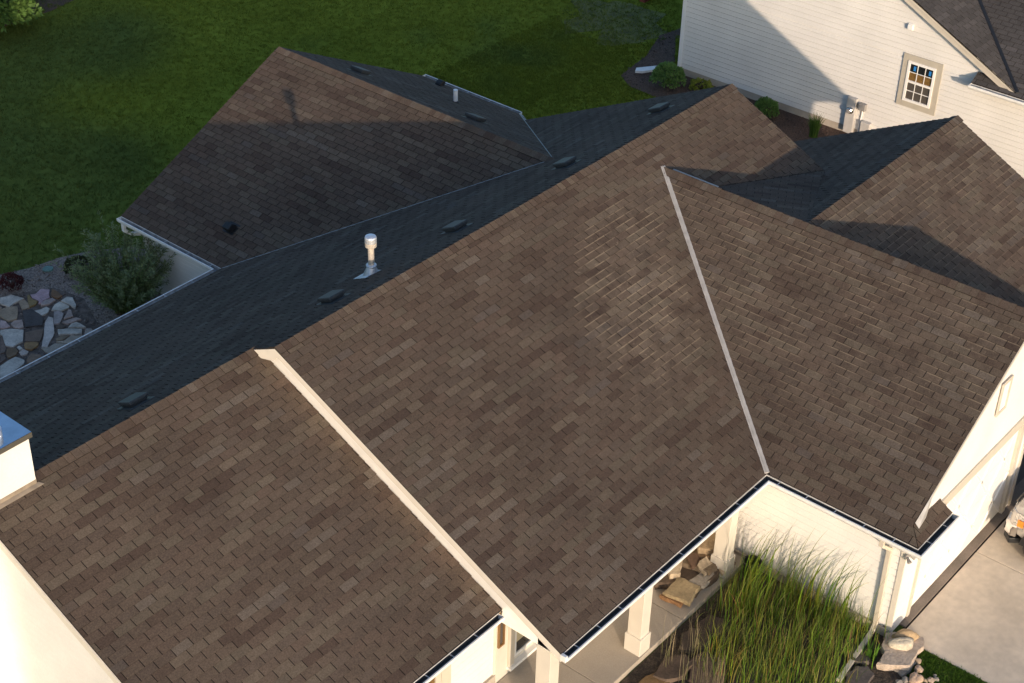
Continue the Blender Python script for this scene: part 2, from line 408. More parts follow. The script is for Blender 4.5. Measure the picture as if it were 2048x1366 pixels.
# ------------------------------------------------------------------ walls of lapped boards
def boards(parent, P0, U, N, polys, material, expo=0.15, name="siding_board", proud=0.014, seams=None):
    """lapped siding over convex polygons given as (u, z)"""
    P0, U, N = V(P0), V(U).normalized(), V(N).normalized(); Z = V((0, 0, 1))
    for q in polys:
        zmin = min(p[1] for p in q); zmax = max(p[1] for p in q); u0 = min(p[0] for p in q); u1 = max(p[0] for p in q)
        z = zmin
        while z < zmax - 0.01:
            mb = MB()
            for (f0, n0), (f1, n1) in (((.10, proud), (1.0, proud * .5)),):
                za, zb_ = z + f0 * expo, z + f1 * expo
                c = clip([(u0, za), (u1, za), (u1, zb_), (u0, zb_)], q)
                if not c: continue
                n = len(c)
                b = [P0 + U * u + Z * w for (u, w) in c]
                t = [P0 + U * u + Z * w + N * (n0 + (n1 - n0) * (w - za) / (zb_ - za)) for (u, w) in c]
                ar = sum(c[i][0] * c[(i + 1) % n][1] - c[(i + 1) % n][0] * c[i][1] for i in range(n))
                idx = list(range(n)) if (ar > 0) == (U.cross(Z).dot(N) > 0) else list(range(n))[::-1]
                mb.faces(b + t, [tuple(n + i for i in idx)] + [(i, j, n + j, n + i) for i, j in zip(idx, idx[1:] + idx[:1])])
            if mb.f: part(name, mb, material, parent)
            z += expo

def wbox(mb, P0, U, N, u0, u1, z0, z1, n0, n1):
    P0, U, N = V(P0), V(U).normalized(), V(N).normalized()
    mb.obox(P0 + U * u0 + N * n0 + V((0, 0, z0)), U * (u1 - u0), N * (n1 - n0), V((0, 0, z1 - z0)))
def bx(P0, U, N, *a):
    mb = MB(); wbox(mb, P0, U, N, *a); return mb

# ------------------------------------------------------------------ gutters and downspouts
PROF = [(0, 0), (0, -0.12), (0.095, -0.12), (0.140, -0.055), (0.140, 0.004), (0.116, 0.004), (0.116, -0.006), (0.132, -0.006), (0.132, -0.052), (0.091, -0.112), (0.008, -0.112), (0.008, 0)]
LIN = [(0.0085, -0.012), (0.0085, -0.108), (0.090, -0.108), (0.1295, -0.052), (0.1295, -0.012)]
def gutter(house, a, b, outd, dark=True, step=0.58, ma=0, mb_=0):
    """ma / mb_: mitre at either end, 1 = inside corner, -1 = outside corner, 0 = capped square end"""
    a, b, outd = V(a), V(b), V(outd).normalized(); Z = V((0, 0, 1)); d = (b - a).normalized()
    def ring(pr): return [a + outd * o + Z * z + d * (o * ma) for o, z in pr], [b + outd * o + Z * z - d * (o * mb_) for o, z in pr]
    mb = MB(); n = len(PROF); A, B = ring(PROF)
    F = [(i, (i + 1) % n, n + (i + 1) % n, n + i) for i in range(n)] + [tuple(range(n)), tuple(range(n, 2 * n))[::-1]]
    mb.faces(A + B, F)
    for e, s, mm in ((a, -1, ma), (b, 1, mb_)):
        if mm == 0: mb.prism([e + outd * o + Z * z for o, z in PROF[:5]], d * 0.004 * s)
    g = part("gutter", mb, MT['white'], house)
    ln = MB()
    A, B = ring(LIN)
    for i in range(len(LIN) - 1): ln.face([A[i], B[i], B[i + 1], A[i + 1]])
    part("gutter_lining", ln, MT['trough'] if dark else MT['trough_light'], g)
    L = (b - a).length; k = 0.3
    proto = None
    while k < L - 0.1:
        if proto is None:
            h = MB(); h.obox(d * -0.012 + outd * 0.006 + Z * -0.012, d * 0.018, outd * 0.118, Z * 0.006); h.obox(d * -0.02 + outd * -0.012 + Z * -0.006, d * 0.04, outd * 0.018, Z * 0.014)
            proto = h.mesh("gutter_hanger", MT['hanger'])
        o = bpy.data.objects.new("gutter_hanger", proto); COL.objects.link(o); o.parent = g; o.location = a + d * k - WL[house.name]
        k += step
    return g
def downspout(house, path, sx=0.075, sy=0.055, material=None):
    mb = MB(); path = [V(p) for p in path]
    for p, q in zip(path, path[1:]):
        t = (q - p).normalized(); a = t.cross(V((0, 0, 1)) if abs(t.z) < .95 else V((1, 0, 0))).normalized(); b = t.cross(a).normalized()
        e = t * 0.02
        mb.obox(p - e - a * sx / 2 - b * sy / 2, a * sx, b * sy, q - p + e * 2)
    return part("downspout", mb, material or MT['white'], house, bevel=0.006)

# ================================================================== ground
def polyz(pts, z): return [(x, y, z) for x, y in pts]
lw = MB()
X0, X1, Y0, Y1, ST = -24.0, 44.0, 5.0, 53.0, 1.0
nx = int((X1 - X0) / ST); ny = int((Y1 - Y0) / ST)
def hz(x, y): return 0.0
vs = [(X0 + i * ST, Y0 + j * ST, 0.0) for j in range(ny + 1) for i in range(nx + 1)]
for j in range(ny):
    for i in range(nx):
        q = [vs[j * (nx + 1) + i], vs[j * (nx + 1) + i + 1], vs[(j + 1) * (nx + 1) + i + 1], vs[(j + 1) * (nx + 1) + i]]
        lw.face(q, sward(q[0][0] + .5, q[0][1] + .5))
G2 = (0.098, 0.130, 0.030)
for (a, b, c, d) in ((-250, -24, -250, 250), (44, 250, -250, 250), (-24, 44, 53, 250), (-24, 44, -250, 5)):
    lw.face([(a, c, 0), (b, c, 0), (b, d, 0), (a, d, 0)], G2)
# smooth the sward tones by per-corner colours
lawn = struct("lawn", lw, MT['lawn'])
ca = lawn.data.color_attributes["tone"]
for p in lawn.data.polygons[:nx * ny]:
    for li in p.loop_indices:
        co = lawn.data.vertices[lawn.data.loops[li].vertex_index].co
        ca.data[li].color = (*sward(co.x, co.y), 1)

def blob(cx, cy, rx, ry, n, rg, amp=0.12):
    return [(cx + rx * math.cos(2 * math.pi * k / n) * (1 + rg.uniform(-amp, amp)), cy + ry * math.sin(2 * math.pi * k / n) * (1 + rg.uniform(-amp, amp))) for k in range(n)]
MULCH_A = [(22.0, 8.75), (21.55, 8.1), (21.5, 7.3), (21.45, 5.0), (21.3, 2.0), (21.2, -6), (23.3, -6), (23.3, 7.7), (25.5, 9.2), (26.5, 8.6), (27.2, 9.2), (25.2, 9.6), (23.6, 9.0)]
mbm = MB(); mbm.prism(polyz(MULCH_A, 0.0), (0, 0, 0.012)); struct("mulch_bed", mbm, MT['mulch'])
MULCH_B = [(-0.5, 14.6), (1.2, 13.6), (2.9, 13.05), (3.6, 12.75), (4.4, 12.6), (5.1, 12.3), (5.9, 11.7), (6.2, 10.6), (5.3, 9.4), (4.9, 7.0), (-3, 7.0), (-3, 14.6)]
mbm = MB(); mbm.prism(polyz(MULCH_B, 0.0), (0, 0, 0.012)); struct("gravel_bed", mbm, MT['gravelmulch'])
mbm = MB(); mbm.prism(polyz(blob(13.0, 26.0, 2.6, 1.2, 14, rnd), 0.0), (0, 0, 0.010)); struct("shrub_bed", mbm, MT['mulch'])
mbm = MB(); mbm.prism(polyz(blob(25.2, 11.2, 1.5, 1.9, 22, rnd, .38), 0.0), (0, 0, 0.006))
MT['weedsoil'] = mat("weedy_soil", (0.115, 0.125, 0.032), 0.95, noise=[(2.2, 0.6, 1.35, 5), (30, 0.6, 1.4, 3)], bump=(40, 0.8, 0.03)); struct("weedy_patch", mbm, MT['weedsoil'])

# front bed, driveway, apron, porch floor
mbm = MB(); mbm.prism(polyz([(-8, -6.02), (6.2, -6.02), (6.2, -9.1), (6.2, -9.45), (5.0, -10.2), (3.2, -11), (-8, -11)], -0.002), (0, 0, 0.010)); struct("planting_bed", mbm, MT['soil'])
drive = bpy.data.objects.new("driveway", None); COL.objects.link(drive); drive['kind'] = 'structure'; WL[drive.name] = V((0, 0, 0))
for (x0, x1) in ((6.33, 9.362), (9.378, 12.43), (12.446, 15.5)):
    for (y0, y1) in ((-12.6, -9.165), (-16.2, -12.616), (-24, -16.216)):
        b = MB(); b.box(x0, x1, y0, y1, -0.05, 0.022); part("concrete_panel", b, MT['drive'], drive, bevel=0.008)
b = MB(); b.box(6.6, 14.2, -9.132, -8.86, -0.05, 0.034); part("apron_strip", b, MT['apron'], drive, bevel=0.006)
b = MB(); b.box(6.34, 15.49, -24, -9.1, -0.05, 0.006); part("joint_bed", b, MT['deck'], drive)
b = MB(); b.box(6.5, 14, -8.86, -4.8, -0.05, 0.012); part("garage_floor", b, MT['dark_in'], drive)
porch = bpy.data.objects.new("porch_floor", None); COL.objects.link(porch); porch['kind'] = 'structure'; WL[porch.name] = V((0, 0, 0))
for (x0, x1) in ((-1.2, 1.694), (1.706, 3.984), (3.996, 6.195)):
    b = MB(); b.box(x0, x1, -6.0, -4.47, -0.05, 0.12); part("concrete_panel", b, MT['concrete'], porch, bevel=0.01)

# ================================================================== our house
HL = "low cream house with brown shingle roofs filling the foreground, seen from above"
house = root("house", (3.0, 0.0, 0.0), HL, "house")
p, pk, pb, pw, pc, pt = 0.4757, 0.4941, 0.4899, 0.6302, 0.2355, 0.507
zF1 = lambda y: 5.106 + p * (y - 0.563)
zF2 = lambda y: 5.384 + p * y
zB = lambda y: 5.384 - pk * y
zBN = lambda x: 4.55 - pb * (9.597 - x)
zBF = lambda x: 4.55 - pb * (x - 9.597)
zWN = lambda x: 5.033 - pw * (10.129 - x)
zWF = lambda x: 5.033 - pw * (x - 10.129)
zCR = lambda x, y: 4.619 - 0.1807 * (x - 10.751) - 0.0943 * (y + 1.608)
ZT = 4.94
zTF = lambda y: ZT + pt * (y + 4.102)
zTB = lambda y: ZT - pt * (y + 4.102)
def P3(f, axis, pts): return [(x, y, f(y if axis == 'y' else x)) for x, y in pts]
def ins(p_, q_, d):   # shift the plan segment p-q sideways by d (to the left of p->q)
    dx, dy = q_[0] - p_[0], q_[1] - p_[1]; l = math.hypot(dx, dy); nx_, ny_ = -dy / l * d, dx / l * d
    return (p_[0] + nx_, p_[1] + ny_), (q_[0] + nx_, q_[1] + ny_)
def at_x(s_, x):    # the point of the line through segment s_ at x
    (ax_, ay_), (bx2, by2) = s_; return (x, ay_ + (by2 - ay_) * (x - ax_) / (bx2 - ax_))
def smooth(a, b, x): t = min(1, max(0, (x - a) / (b - a))); return t * t * (3 - 2 * t)

R = Roof()
XL = -5.55
# front slope, left part
R.plane((XL, -4.93, zF1(-4.93)), (1, 0, 0), (0, 1, p), (0, -p, 1), [P3(zF1, 'y', [(XL, -4.94), (0.09, -4.94), (0.09, 0.563), (XL, 0.563)])], seed=1)
# front slope, right part with the valley to the garage wing
WJ, VD = (10.129, -0.738), (5.984, -6.23)
a1, a2 = ins(WJ, VD, -0.050)
def st_f2(c):
    d = (c.x - VD[0]) * (5.492 / 6.88) - (c.y - VD[1]) * (4.145 / 6.88)
    return 0.95 * smooth(-2.75, -2.35, d + .25 * math.sin(c.y * 2.1)) * smooth(-0.15, -0.55, d) * smooth(-4.7, -3.4, c.y) * smooth(-0.4, -1.4, c.y) + .22 * smooth(9.0, 11.0, c.x)
K = (13.74, -2.556); VK = (10.751, -1.608); TJ = (10.276, -4.102)
R.plane((0, -6.23, zF2(-6.23)), (1, 0, 0), (0, 1, p), (0, -p, 1),
        [P3(zF2, 'y', [(-0.02, 0), (10.129, 0), WJ, VD, (-0.02, -6.24)]), P3(zF2, 'y', [(10.129, 0), (13.74, 0), K, VK, WJ])], stain=st_f2, seed=2,
        inset=[P3(zF2, 'y', [(-0.02, 0), (10.129, 0), at_x((a1, a2), 10.129), at_x((a1, a2), 5.889), (-0.02, -6.24)]), P3(zF2, 'y', [(10.129, 0), (13.74, 0), (13.74, -2.54), (10.76, -1.59), (10.139, -0.70), at_x((a1, a2), 10.129)])])
# back slope with the back wing's valleys
J = (9.597, 1.688); n1, n2 = (4.525, 6.717), (14.669, 6.717)
j1, e1 = ins(J, n1, -0.095); j2, e2 = ins(J, n2, 0.095)
zs = (0.0, 6.727)
R.plane((13.8, 6.717, zB(6.717)), (-1, 0, 0), (0, -1, pk), (0, pk, 1),
        [P3(zB, 'y', [(XL, 0.563), (-0.02, 0.563), (-0.02, zs[1]), (XL, zs[1])]), P3(zB, 'y', [(-0.02, 0), (4.525, 0), (4.525, zs[1]), (-0.02, zs[1])]),
         P3(zB, 'y', [(4.525, 0), (9.597, 0), J, n1]), P3(zB, 'y', [(9.597, 0), (13.74, 0), (13.86, 5.9), J])], seed=3,
        inset=[P3(zB, 'y', [(XL, 0.563), (-0.02, 0.563), (-0.02, zs[1]), (XL, zs[1])]), P3(zB, 'y', [(-0.02, 0), (4.5, 0), (4.5, zs[1]), (-0.02, zs[1])]),
               P3(zB, 'y', [(4.5, 0), (9.597, 0), at_x((j1, e1), 9.597), at_x((j1, e1), 4.5)]), P3(zB, 'y', [(9.597, 0), (13.74, 0), at_x((j2, e2), 13.86), at_x((j2, e2), 9.597)])])
# back wing
YE = 10.077
k1, k2 = ins(J, n1, 0.095); k3, k4 = ins(J, n2, -0.095)
R.plane((4.525, YE + .04, zBN(4.525)), (0, -1, 0), (1, 0, pb), (-pb, 0, 1), [P3(zBN, 'x', [J, n1, (4.515, YE + .04), (9.597, YE + .04)])], seed=4,
        inset=[P3(zBN, 'x', [at_x((k1, k2), 9.597), at_x((k1, k2), 4.515), (4.515, YE + .04), (9.597, YE + .04)])])
R.plane((14.669, 6.7, zBF(14.669)), (0, 1, 0), (-1, 0, pb), (pb, 0, 1), [P3(zBF, 'x', [J, n2, (14.679, YE + .04), (9.597, YE + .04)])], seed=5,
        inset=[P3(zBF, 'x', [at_x((k3, k4), 9.597), at_x((k3, k4), 14.679), (14.679, YE + .04), (9.597, YE + .04)])])
# garage wing: near slope, far slope, little cricket behind its ridge
YG, YC = -9.0, -9.28
b1, b2 = ins(WJ, VD, 0.050)
st_w = lambda c: 0.55 * smooth(2.5, 3.9, c.z) + 0.10
R.plane((5.984, -6.0, zWN(5.984)), (0, -1, 0), (1, 0, pw), (-pw, 0, 1),
        [P3(zWN, 'x', [WJ, VD, (5.974, YC), (6.26, YG), (10.129, YG)])], stain=st_w, seed=6,
        inset=[P3(zWN, 'x', [at_x((b1, b2), 10.129), at_x((b1, b2), 5.974), (5.974, YG), (10.129, YG)]), P3(zWN, 'x', [(5.974, YG), (5.974, YC), (6.26, YG)])])
R.plane((14.27, -9, zWF(14.27)), (0, 1, 0), (-1, 0, pw), (pw, 0, 1), [P3(zWF, 'x', [(10.129, -4.12), (10.129, YG), (14.1, YG)]), P3(zWF, 'x', [WJ, VK, TJ, (10.129, -4.12)])], seed=7)
CRW = V((-0.1807, -0.0943, 0.1807 ** 2 + 0.0943 ** 2)); CRU = V((-0.0943, 0.1807, 0))
R.plane((K[0], K[1], zCR(*K)), CRU, CRW, (0.1807, 0.0943, 1), [[(x, y, zCR(x, y)) for x, y in (VK, K, TJ)]], seed=8)
# garage third bay: its ridge runs with the main one
XT = 16.596
st_t = lambda c: 0.42 * smooth(-8, -5, c.y) + 0.1
R.plane((10.2, -8.0, zTF(-8.0)), (1, 0, 0), (0, 1, pt), (0, -pt, 1), [P3(zTF, 'y', [(10.2, -4.102), (XT, -4.102), (XT, -8.0), (13.35, -8.0)])], stain=st_t, seed=9)
R.plane((XT, -0.2, zTB(-0.2)), (-1, 0, 0), (0, -1, pt), (0, pt, 1), [P3(zTB, 'y', [TJ, (13.74, -4.102), K]), P3(zTB, 'y', [(13.74, -4.102), (XT, -4.102), (XT, -0.2), (13.74, -0.2)])], seed=10)
# pent return at the garage corner
zP = lambda y: 2.421 + pw * (y - YC)
R.plane((5.974, YC, zP(YC)), (1, 0, 0), (0, 1, pw), (0, -pw, 1), [P3(zP, 'y', [(5.974, YC), (7.22, YC), (7.22, YG), (6.26, YG)])], seed=11)

nF, nB = V((0, -p, 1)).normalized(), V((0, pk, 1)).normalized()
caps = [((XL + 1.02, 0.563, 5.106), (0.05, 0.563, 5.106), nF, nB, 0.15), ((-0.02, 0, 5.384), (13.75, 0, 5.384), nF, nB, 0.15),
        ((9.597, YE, 4.55), (9.597, 1.75, 4.55), V((-pb, 0, 1)).normalized(), V((pb, 0, 1)).normalized(), 0.15),
        ((10.129, YG, 5.033), (10.129, -0.66, 5.033), V((-pw, 0, 1)).normalized(), V((pw, 0, 1)).normalized(), 0.15),
        ((10.25, -4.102, ZT), (XT, -4.102, ZT), V((0, -pt, 1)).normalized(), V((0, pt, 1)).normalized(), 0.15)]
roof = lay_roof(R, house, 300, caps)

# valley metal: two flanges and a raised rib along each open valley
def valley(p_, q_, zf, za, zg, zb, w, name="valley_flashing", rib=0.034, m_="valley"):
    mb = MB()
    for (zfun, ax, s) in ((zf, za, -1), (zg, zb, 1)):
        A, B = ins(p_, q_, s * w); A2, B2 = ins(p_, q_, s * 0.004)
        f3 = lambda t: V((t[0], t[1], zfun(t[1] if ax == 'y' else t[0])))
        mb.prism([f3(A2), f3(B2), f3(B), f3(A)], (0, 0, 0.019))
    A, B = V((*p_, zf(p_[1] if za == 'y' else p_[0]))), V((*q_, zf(q_[1] if za == 'y' else q_[0])))
    d = (B - A); sd = d.cross(V((0, 0, 1))).normalized() * 0.009
    mb.prism([A - sd + V((0, 0, .004)), B - sd + V((0, 0, .004)), B + sd + V((0, 0, .004)), A + sd + V((0, 0, .004))], (0, 0, rib))
    return part(name, mb, MT[m_], house)
valley(WJ, VD, zF2, 'y', zWN, 'x', 0.046)
valley(J, n1, zB, 'y', zBN, 'x', 0.085, rib=.020, m_='valley_grey'); valley(n2, J, zB, 'y', zBF, 'x', 0.085, rib=.020, m_='valley_grey')
# thin bright edge flashing on the far side of the wing ridge
b = MB(); A, B = V((10.19, -0.95, 5.03)), V((10.19, -2.05, 5.03)); b.obox(A, B - A, (0.05, 0, -0.012), (0, 0, 0.012)); part("ridge_edge_flashing", b, MT['valley'], house)

# step between the two front slopes: wall below, rake board above
b = MB(); x0 = 0.10
b.prism([(x0, 0.50, 5.10), (x0, 0.0, 5.35), (x0, -6.22, zF2(-6.22) - 0.03), (x0, -6.22, 2.26), (x0, -5.95, 2.19), (x0, -4.90, 2.19), (x0, -4.94, zF1(-4.94) - .05), (x0, 0.3, zF1(0.3) - .05)], (0.04, 0, 0))
part("step_wall", b, MT['flash'], house)
b = MB(); h = 0.135
b.prism([(-0.022, 0.565, zB(0.565) - 0.004), (-0.022, 0.0, 5.376), (-0.022, -6.24, zF2(-6.24) - 0.006), (-0.022, -6.24, zF2(-6.24) - h - .03), (-0.022, -0.05, zF2(-0.05) - h), (-0.022, 0.06, 5.10), (-0.022, 0.36, zF1(0.36) + 0.012)], (0.022, 0, 0))
part("rake_board", b, MT['rake'], house, bevel=0.004)
b = MB(); b.box(-0.03, 0.03, -6.34, -6.23, 2.30, 2.42); part("gutter_end_block", b, MT['white'], house, bevel=0.006)
# porch beam and ceiling
b = MB(); b.box(0.1, 5.9, -5.93, -5.68, 2.2, 2.42); part("porch_beam", b, MT['cream'], house)
b = MB(); b.box(0.14, 5.98, -6.2, -4.47, 2.425, 2.44); part("porch_ceiling", b, MT['cream'], house)
b = MB(); b.box(0.0, 5.98, -6.228, -6.2, 2.27, 2.40); b.box(XL, 0.0, -4.928, -4.9, 2.33, 2.475); part("eave_fascia", b, MT['cream'], house)
b = MB(); b.box(5.984, 6.012, YC + .02, -6.2, 2.27, 2.40); b.box(5.99, 7.22, YC, YC + .03, 2.27, 2.40); part("eave_fascia", b, MT['cream'], house)
b = MB(); b.box(XL, 4.54, 6.69, 6.715, 1.92, 2.05); b.box(4.527, 4.555, 6.69, YE, 1.92, 2.05); b.box(14.64, 14.667, 6.7, YE, 1.92, 2.05); b.box(13.4, XT, -7.998, -7.97, 2.86, 2.99); part("eave_fascia", b, MT['cream'], house)
def rakeboard(pts, d, h=0.17, mt='cream'):
    b = MB(); pts = [V(q) for q in pts]
    for q, r in zip(pts, pts[1:]): b.prism([q - V((0, 0, .03)), r - V((0, 0, .03)), r - V((0, 0, h)), q - V((0, 0, h))], d)
    return part("rake_board", b, MT[mt], house)
rakeboard([(XL, -4.94, zF1(-4.94)), (XL, 0.563, 5.106), (XL, 6.72, zB(6.72))], (-0.025, 0, 0), mt='rake')
rakeboard([(4.53, YE, zBN(4.53)), (9.597, YE, 4.55), (14.66, YE, zBF(14.66))], (0, 0.025, 0))
rakeboard([(6.27, YG, zWN(6.27)), (10.129, YG, 5.033), (14.1, YG, zWF(14.1))], (0, -0.02, 0), 0.10)
rakeboard([(XT, -8.0, zTF(-8)), (XT, -4.102, ZT), (XT, -0.2, zTB(-0.2))], (0.025, 0, 0))
rakeboard([(13.74, 0, 5.384), (13.86, 5.9, zB(5.9))], (0.02, 0, 0))

# gutters
gutter(house, (XL, -4.93, 2.468), (-0.005, -4.93, 2.468), (0, -1, 0))
gutter(house, (0.015, -6.23, 2.398), (5.984, -6.23, 2.398), (0, -1, 0), mb_=1)
gutter(house, (5.984, -6.23, 2.398), (5.984, YC, 2.398), (-1, 0, 0), ma=1, mb_=-1)
gutter(house, (5.984, YC, 2.398), (7.25, YC, 2.398), (0, -1, 0), ma=-1)
gutter(house, (XL, 6.722, 2.072), (4.525, 6.722, 2.072), (0, 1, 0), dark=False, step=0.75, mb_=1)
gutter(house, (4.520, 6.717, 2.072), (4.520, YE + .02, 2.072), (-1, 0, 0), dark=False, step=0.75, ma=1)
gutter(house, (14.674, 6.75, 2.072), (14.674, YE + .02, 2.072), (1, 0, 0), dark=False, step=0.75)
gutter(house, (13.5, -8.0, 2.94), (XT + .02, -8.0, 2.94), (0, -1, 0), dark=False)
downspout(house, [(5.90, -8.66, 2.30), (5.90, -8.66, 2.18), (6.14, -8.72, 1.98), (6.14, -8.74, 0.16), (6.02, -8.75, 0.08), (4.62, -8.90, 0.05)], 0.09, 0.065, MT['tan'])
downspout(house, [(4.44, 9.95, 1.95), (4.44, 9.95, 1.80), (4.60, 9.9, 1.66), (4.87, 9.78, 1.60), (4.89, 9.78, 0.10)], 0.09, 0.07)
downspout(house, [(16.3, -8.06, 2.9), (16.3, -7.2, 2.6), (16.3, -7.2, 0.05)])

# walls of lapped siding
def wall(name, pts, d, material='siding'):
    b = MB(); b.prism(pts, d); return part("wall", b, MT[material], house)
w = wall("wall", [(-5.5, -4.4, -.05), (-5.5, 6.2, -.05), (-5.5, 6.2, zB(6.2) - .1), (-5.5, .563, 4.98), (-5.5, -4.4, zF1(-4.4) - .1)], (0.12, 0, 0))
boards(w, (-5.5, 0, 0), (0, 1, 0), (-1, 0, 0), [[(-4.4, 0.2), (6.2, 0.2), (6.2, zB(6.2) - .06), (.563, 5.03), (-4.4, zF1(-4.4) - .06)]], MT['siding'])
w = wall("wall", [(-5.5, -4.4, -.05), (0.56, -4.4, -.05), (0.56, -4.4, 2.5), (-5.5, -4.4, 2.5)], (0, 0.12, 0))
boards(w, (0, -4.4, 0), (1, 0, 0), (0, -1, 0), [[(-5.5, .31), (-2.6, .31), (-2.6, 2.45), (-5.5, 2.45)], [(-.56, .31), (.53, .31), (.53, 2.45), (-.56, 2.45)]], MT['siding'])
b = bx((0, -4.4, 0), (1, 0, 0), (0, -1, 0), -.80, -.57, .12, 2.45, 0, .03); part("corner_board", b, MT['tan'], w)
b = bx((0, -4.4, 0), (1, 0, 0), (0, -1, 0), .53, .565, .28, 2.45, 0, .03); part("corner_board", b, MT['cream'], w)
b = bx((0, -4.4, 0), (1, 0, 0), (0, -1, 0), -1.3, .62, .10, .30, 0, .05); part("stone_ledge", b, MT['found'], house)
w = wall("wall", [(0.56, -4.46, 0), (6.3, -4.46, 0), (6.3, -4.46, 2.43), (0.56, -4.46, 2.43)], (0, 0.12, 0), 'cream')
boards(w, (0, -4.46, 0), (1, 0, 0), (0, -1, 0), [[(2.5, .14), (6.2, .14), (6.2, 2.4), (2.5, 2.4)]], MT['siding'])
w = wall("wall", [(6.2, -4.4, -.2), (6.2, -9.0, -.2), (6.2, -9.0, 2.42), (6.2, -4.4, 2.42)], (0.12, 0, 0))
boards(w, (6.2, 0, 0), (0, -1, 0), (-1, 0, 0), [[(4.5, .2), (8.93, .2), (8.93, 2.38), (4.5, 2.38)]], MT['siding'])
b = MB(); b.box(6.14, 6.19, -9.0, -4.5, -.2, .18); part("foundation", b, MT['found'], house)
b = MB(); b.box(6.172, 6.21, -9.03, -8.93, .05, 2.38); part("corner_board", b, MT['cream'], w)
w = wall("wall", [(6.2, -9.0, 0), (6.84, -9.0, 0), (6.84, -9.0, 2.5), (6.2, -9.0, 2.5)], (0, 0.14, 0))
boards(w, (0, -9.0, 0), (1, 0, 0), (0, -1, 0), [[(6.22, .04), (6.80, .04), (6.80, 2.3), (6.22, 2.3)]], MT['siding'])
w = wall("wall", [(6.2, -9.0, 2.42), (14.05, -9.0, 2.42), (10.129, -9.0, 4.92)], (0, 0.14, 0))
boards(w, (0, -9.0, 0), (1, 0, 0), (0, -1, 0), [[(7.0, 2.52), (13.5, 2.52), (13.5, 2.83), (10.129, 4.96), (6.75, 2.83)]], MT['siding'])
b = bx((0, -9.0, 0), (1, 0, 0), (0, -1, 0), 6.86, 13.9, 2.26, 2.48, 0, .035); part("header_band", b, MT['tan'], house, bevel=.005)
for (u0, u1) in ((10.86, 11.06), (13.7, 14.02)): wall("wall", [(u0, -9, 0), (u1, -9, 0), (u1, -9, 2.45), (u0, -9, 2.45)], (0, .14, 0))
for (u0, u1) in ((6.84, 6.93), (10.72, 10.86), (11.06, 11.14), (13.62, 13.7)):
    b = bx((0, -9.0, 0), (1, 0, 0), (0, -1, 0), u0, u1, .034, 2.26, -.05, .03); part("door_jamb", b, MT['tan'], house)
# far and back walls, plain (seen only past the corners)
wall("wall", [(14.02, -9, 0), (14.02, -7.15, 0), (14.02, -7.15, 2.4), (14.02, -9, 2.4)], (-.12, 0, 0))
wall("wall", [(14.02, -7.15, 0), (16.4, -7.15, 0), (16.4, -7.15, 3.3), (14.02, -7.15, 3.3)], (0, .12, 0))
wall("wall", [(16.4, -7.15, 0), (16.4, -1.0, 0), (16.4, -1.0, 3.3), (16.4, -4.102, 4.9), (16.4, -7.15, 3.3)], (-.12, 0, 0))
wall("wall", [(16.4, -1, 0), (13.6, -1, 0), (13.6, -1, 3.3), (16.4, -1, 3.3)], (0, -.12, 0))
wall("wall", [(13.6, -1, 0), (13.6, 6.2, 0), (13.6, 6.2, zB(6.2) - .05), (13.6, 0, 5.33), (13.6, -1, 4.7)], (-.12, 0, 0))
wall("wall", [(14.25, 6.2, 0), (14.25, 9.85, 0), (14.25, 9.85, 2.2), (14.25, 6.2, 2.2)], (-.12, 0, 0))
wall("wall", [(4.95, 9.85, 0), (14.25, 9.85, 0), (14.25, 9.85, 2.2), (9.597, 9.85, 4.45), (4.95, 9.85, 2.2)], (0, -.12, 0))
wall("wall", [(-5.5, 6.2, 0), (14.25, 6.2, 0), (14.25, 6.2, 2.2), (-5.5, 6.2, 2.2)], (0, -.12, 0))
w = wall("wall", [(4.95, 6.2, 0), (4.95, 9.85, 0), (4.95, 9.85, 2.2), (4.95, 6.2, 2.2)], (.12, 0, 0))
boards(w, (4.95, 0, 0), (0, 1, 0), (-1, 0, 0), [[(6.2, .15), (9.74, .15), (9.74, 2.1), (6.2, 2.1)]], MT['vinyl'], expo=0.11)
b = MB(); b.box(4.93, 4.97, 9.74, 9.88, .02, 2.05); part("corner_board", b, MT['tan'], w)
# soffits
b = MB(); b.box(4.55, 4.95, 6.3, 9.85, 2.02, 2.035); b.box(XL, 4.9, 6.2, 6.69, 2.02, 2.035); part("soffit", b, MT['cream'], house)
b = MB(); b.box(XL, .1, -4.9, -4.4, 2.40, 2.415); b.box(6.0, 6.2, YC, -6.2, 2.385, 2.40); part("soffit", b, MT['cream'], house)

# garage door: four sections of panels with raised braces
gd = part("garage_door", bx((0, -8.95, 0), (1, 0, 0), (0, -1, 0), 6.93, 10.72, .04, 2.26, -.04, 0), MT['siding'], house)
for r in range(4):
    z0 = .05 + r * .552
    sec = part("door_section", bx((0, -8.95, 0), (1, 0, 0), (0, -1, 0), 6.935, 10.715, z0, z0 + .543, 0, .012), MT['siding'], gd, bevel=.004)
b = MB()
for k in range(4):
    u0 = 6.99 + k * .935; u1 = u0 + .87
    for (q, r_) in (((u0, .12), (u1, 1.10)), ((u1, .12), (u0, 1.10)), ((u0, 1.16), (u1, 2.2)), ((u1, 1.16), (u0, 2.2))):
        A, B = V((q[0], -8.963, q[1])), V((r_[0], -8.963, r_[1])); d = (B - A).normalized(); sd = V((d.z, 0, -d.x)) * .025
        b.prism([A - sd, B - sd, B + sd, A + sd], (0, -.022, 0))
part("door_brace", b, MT['vinyl'], gd)
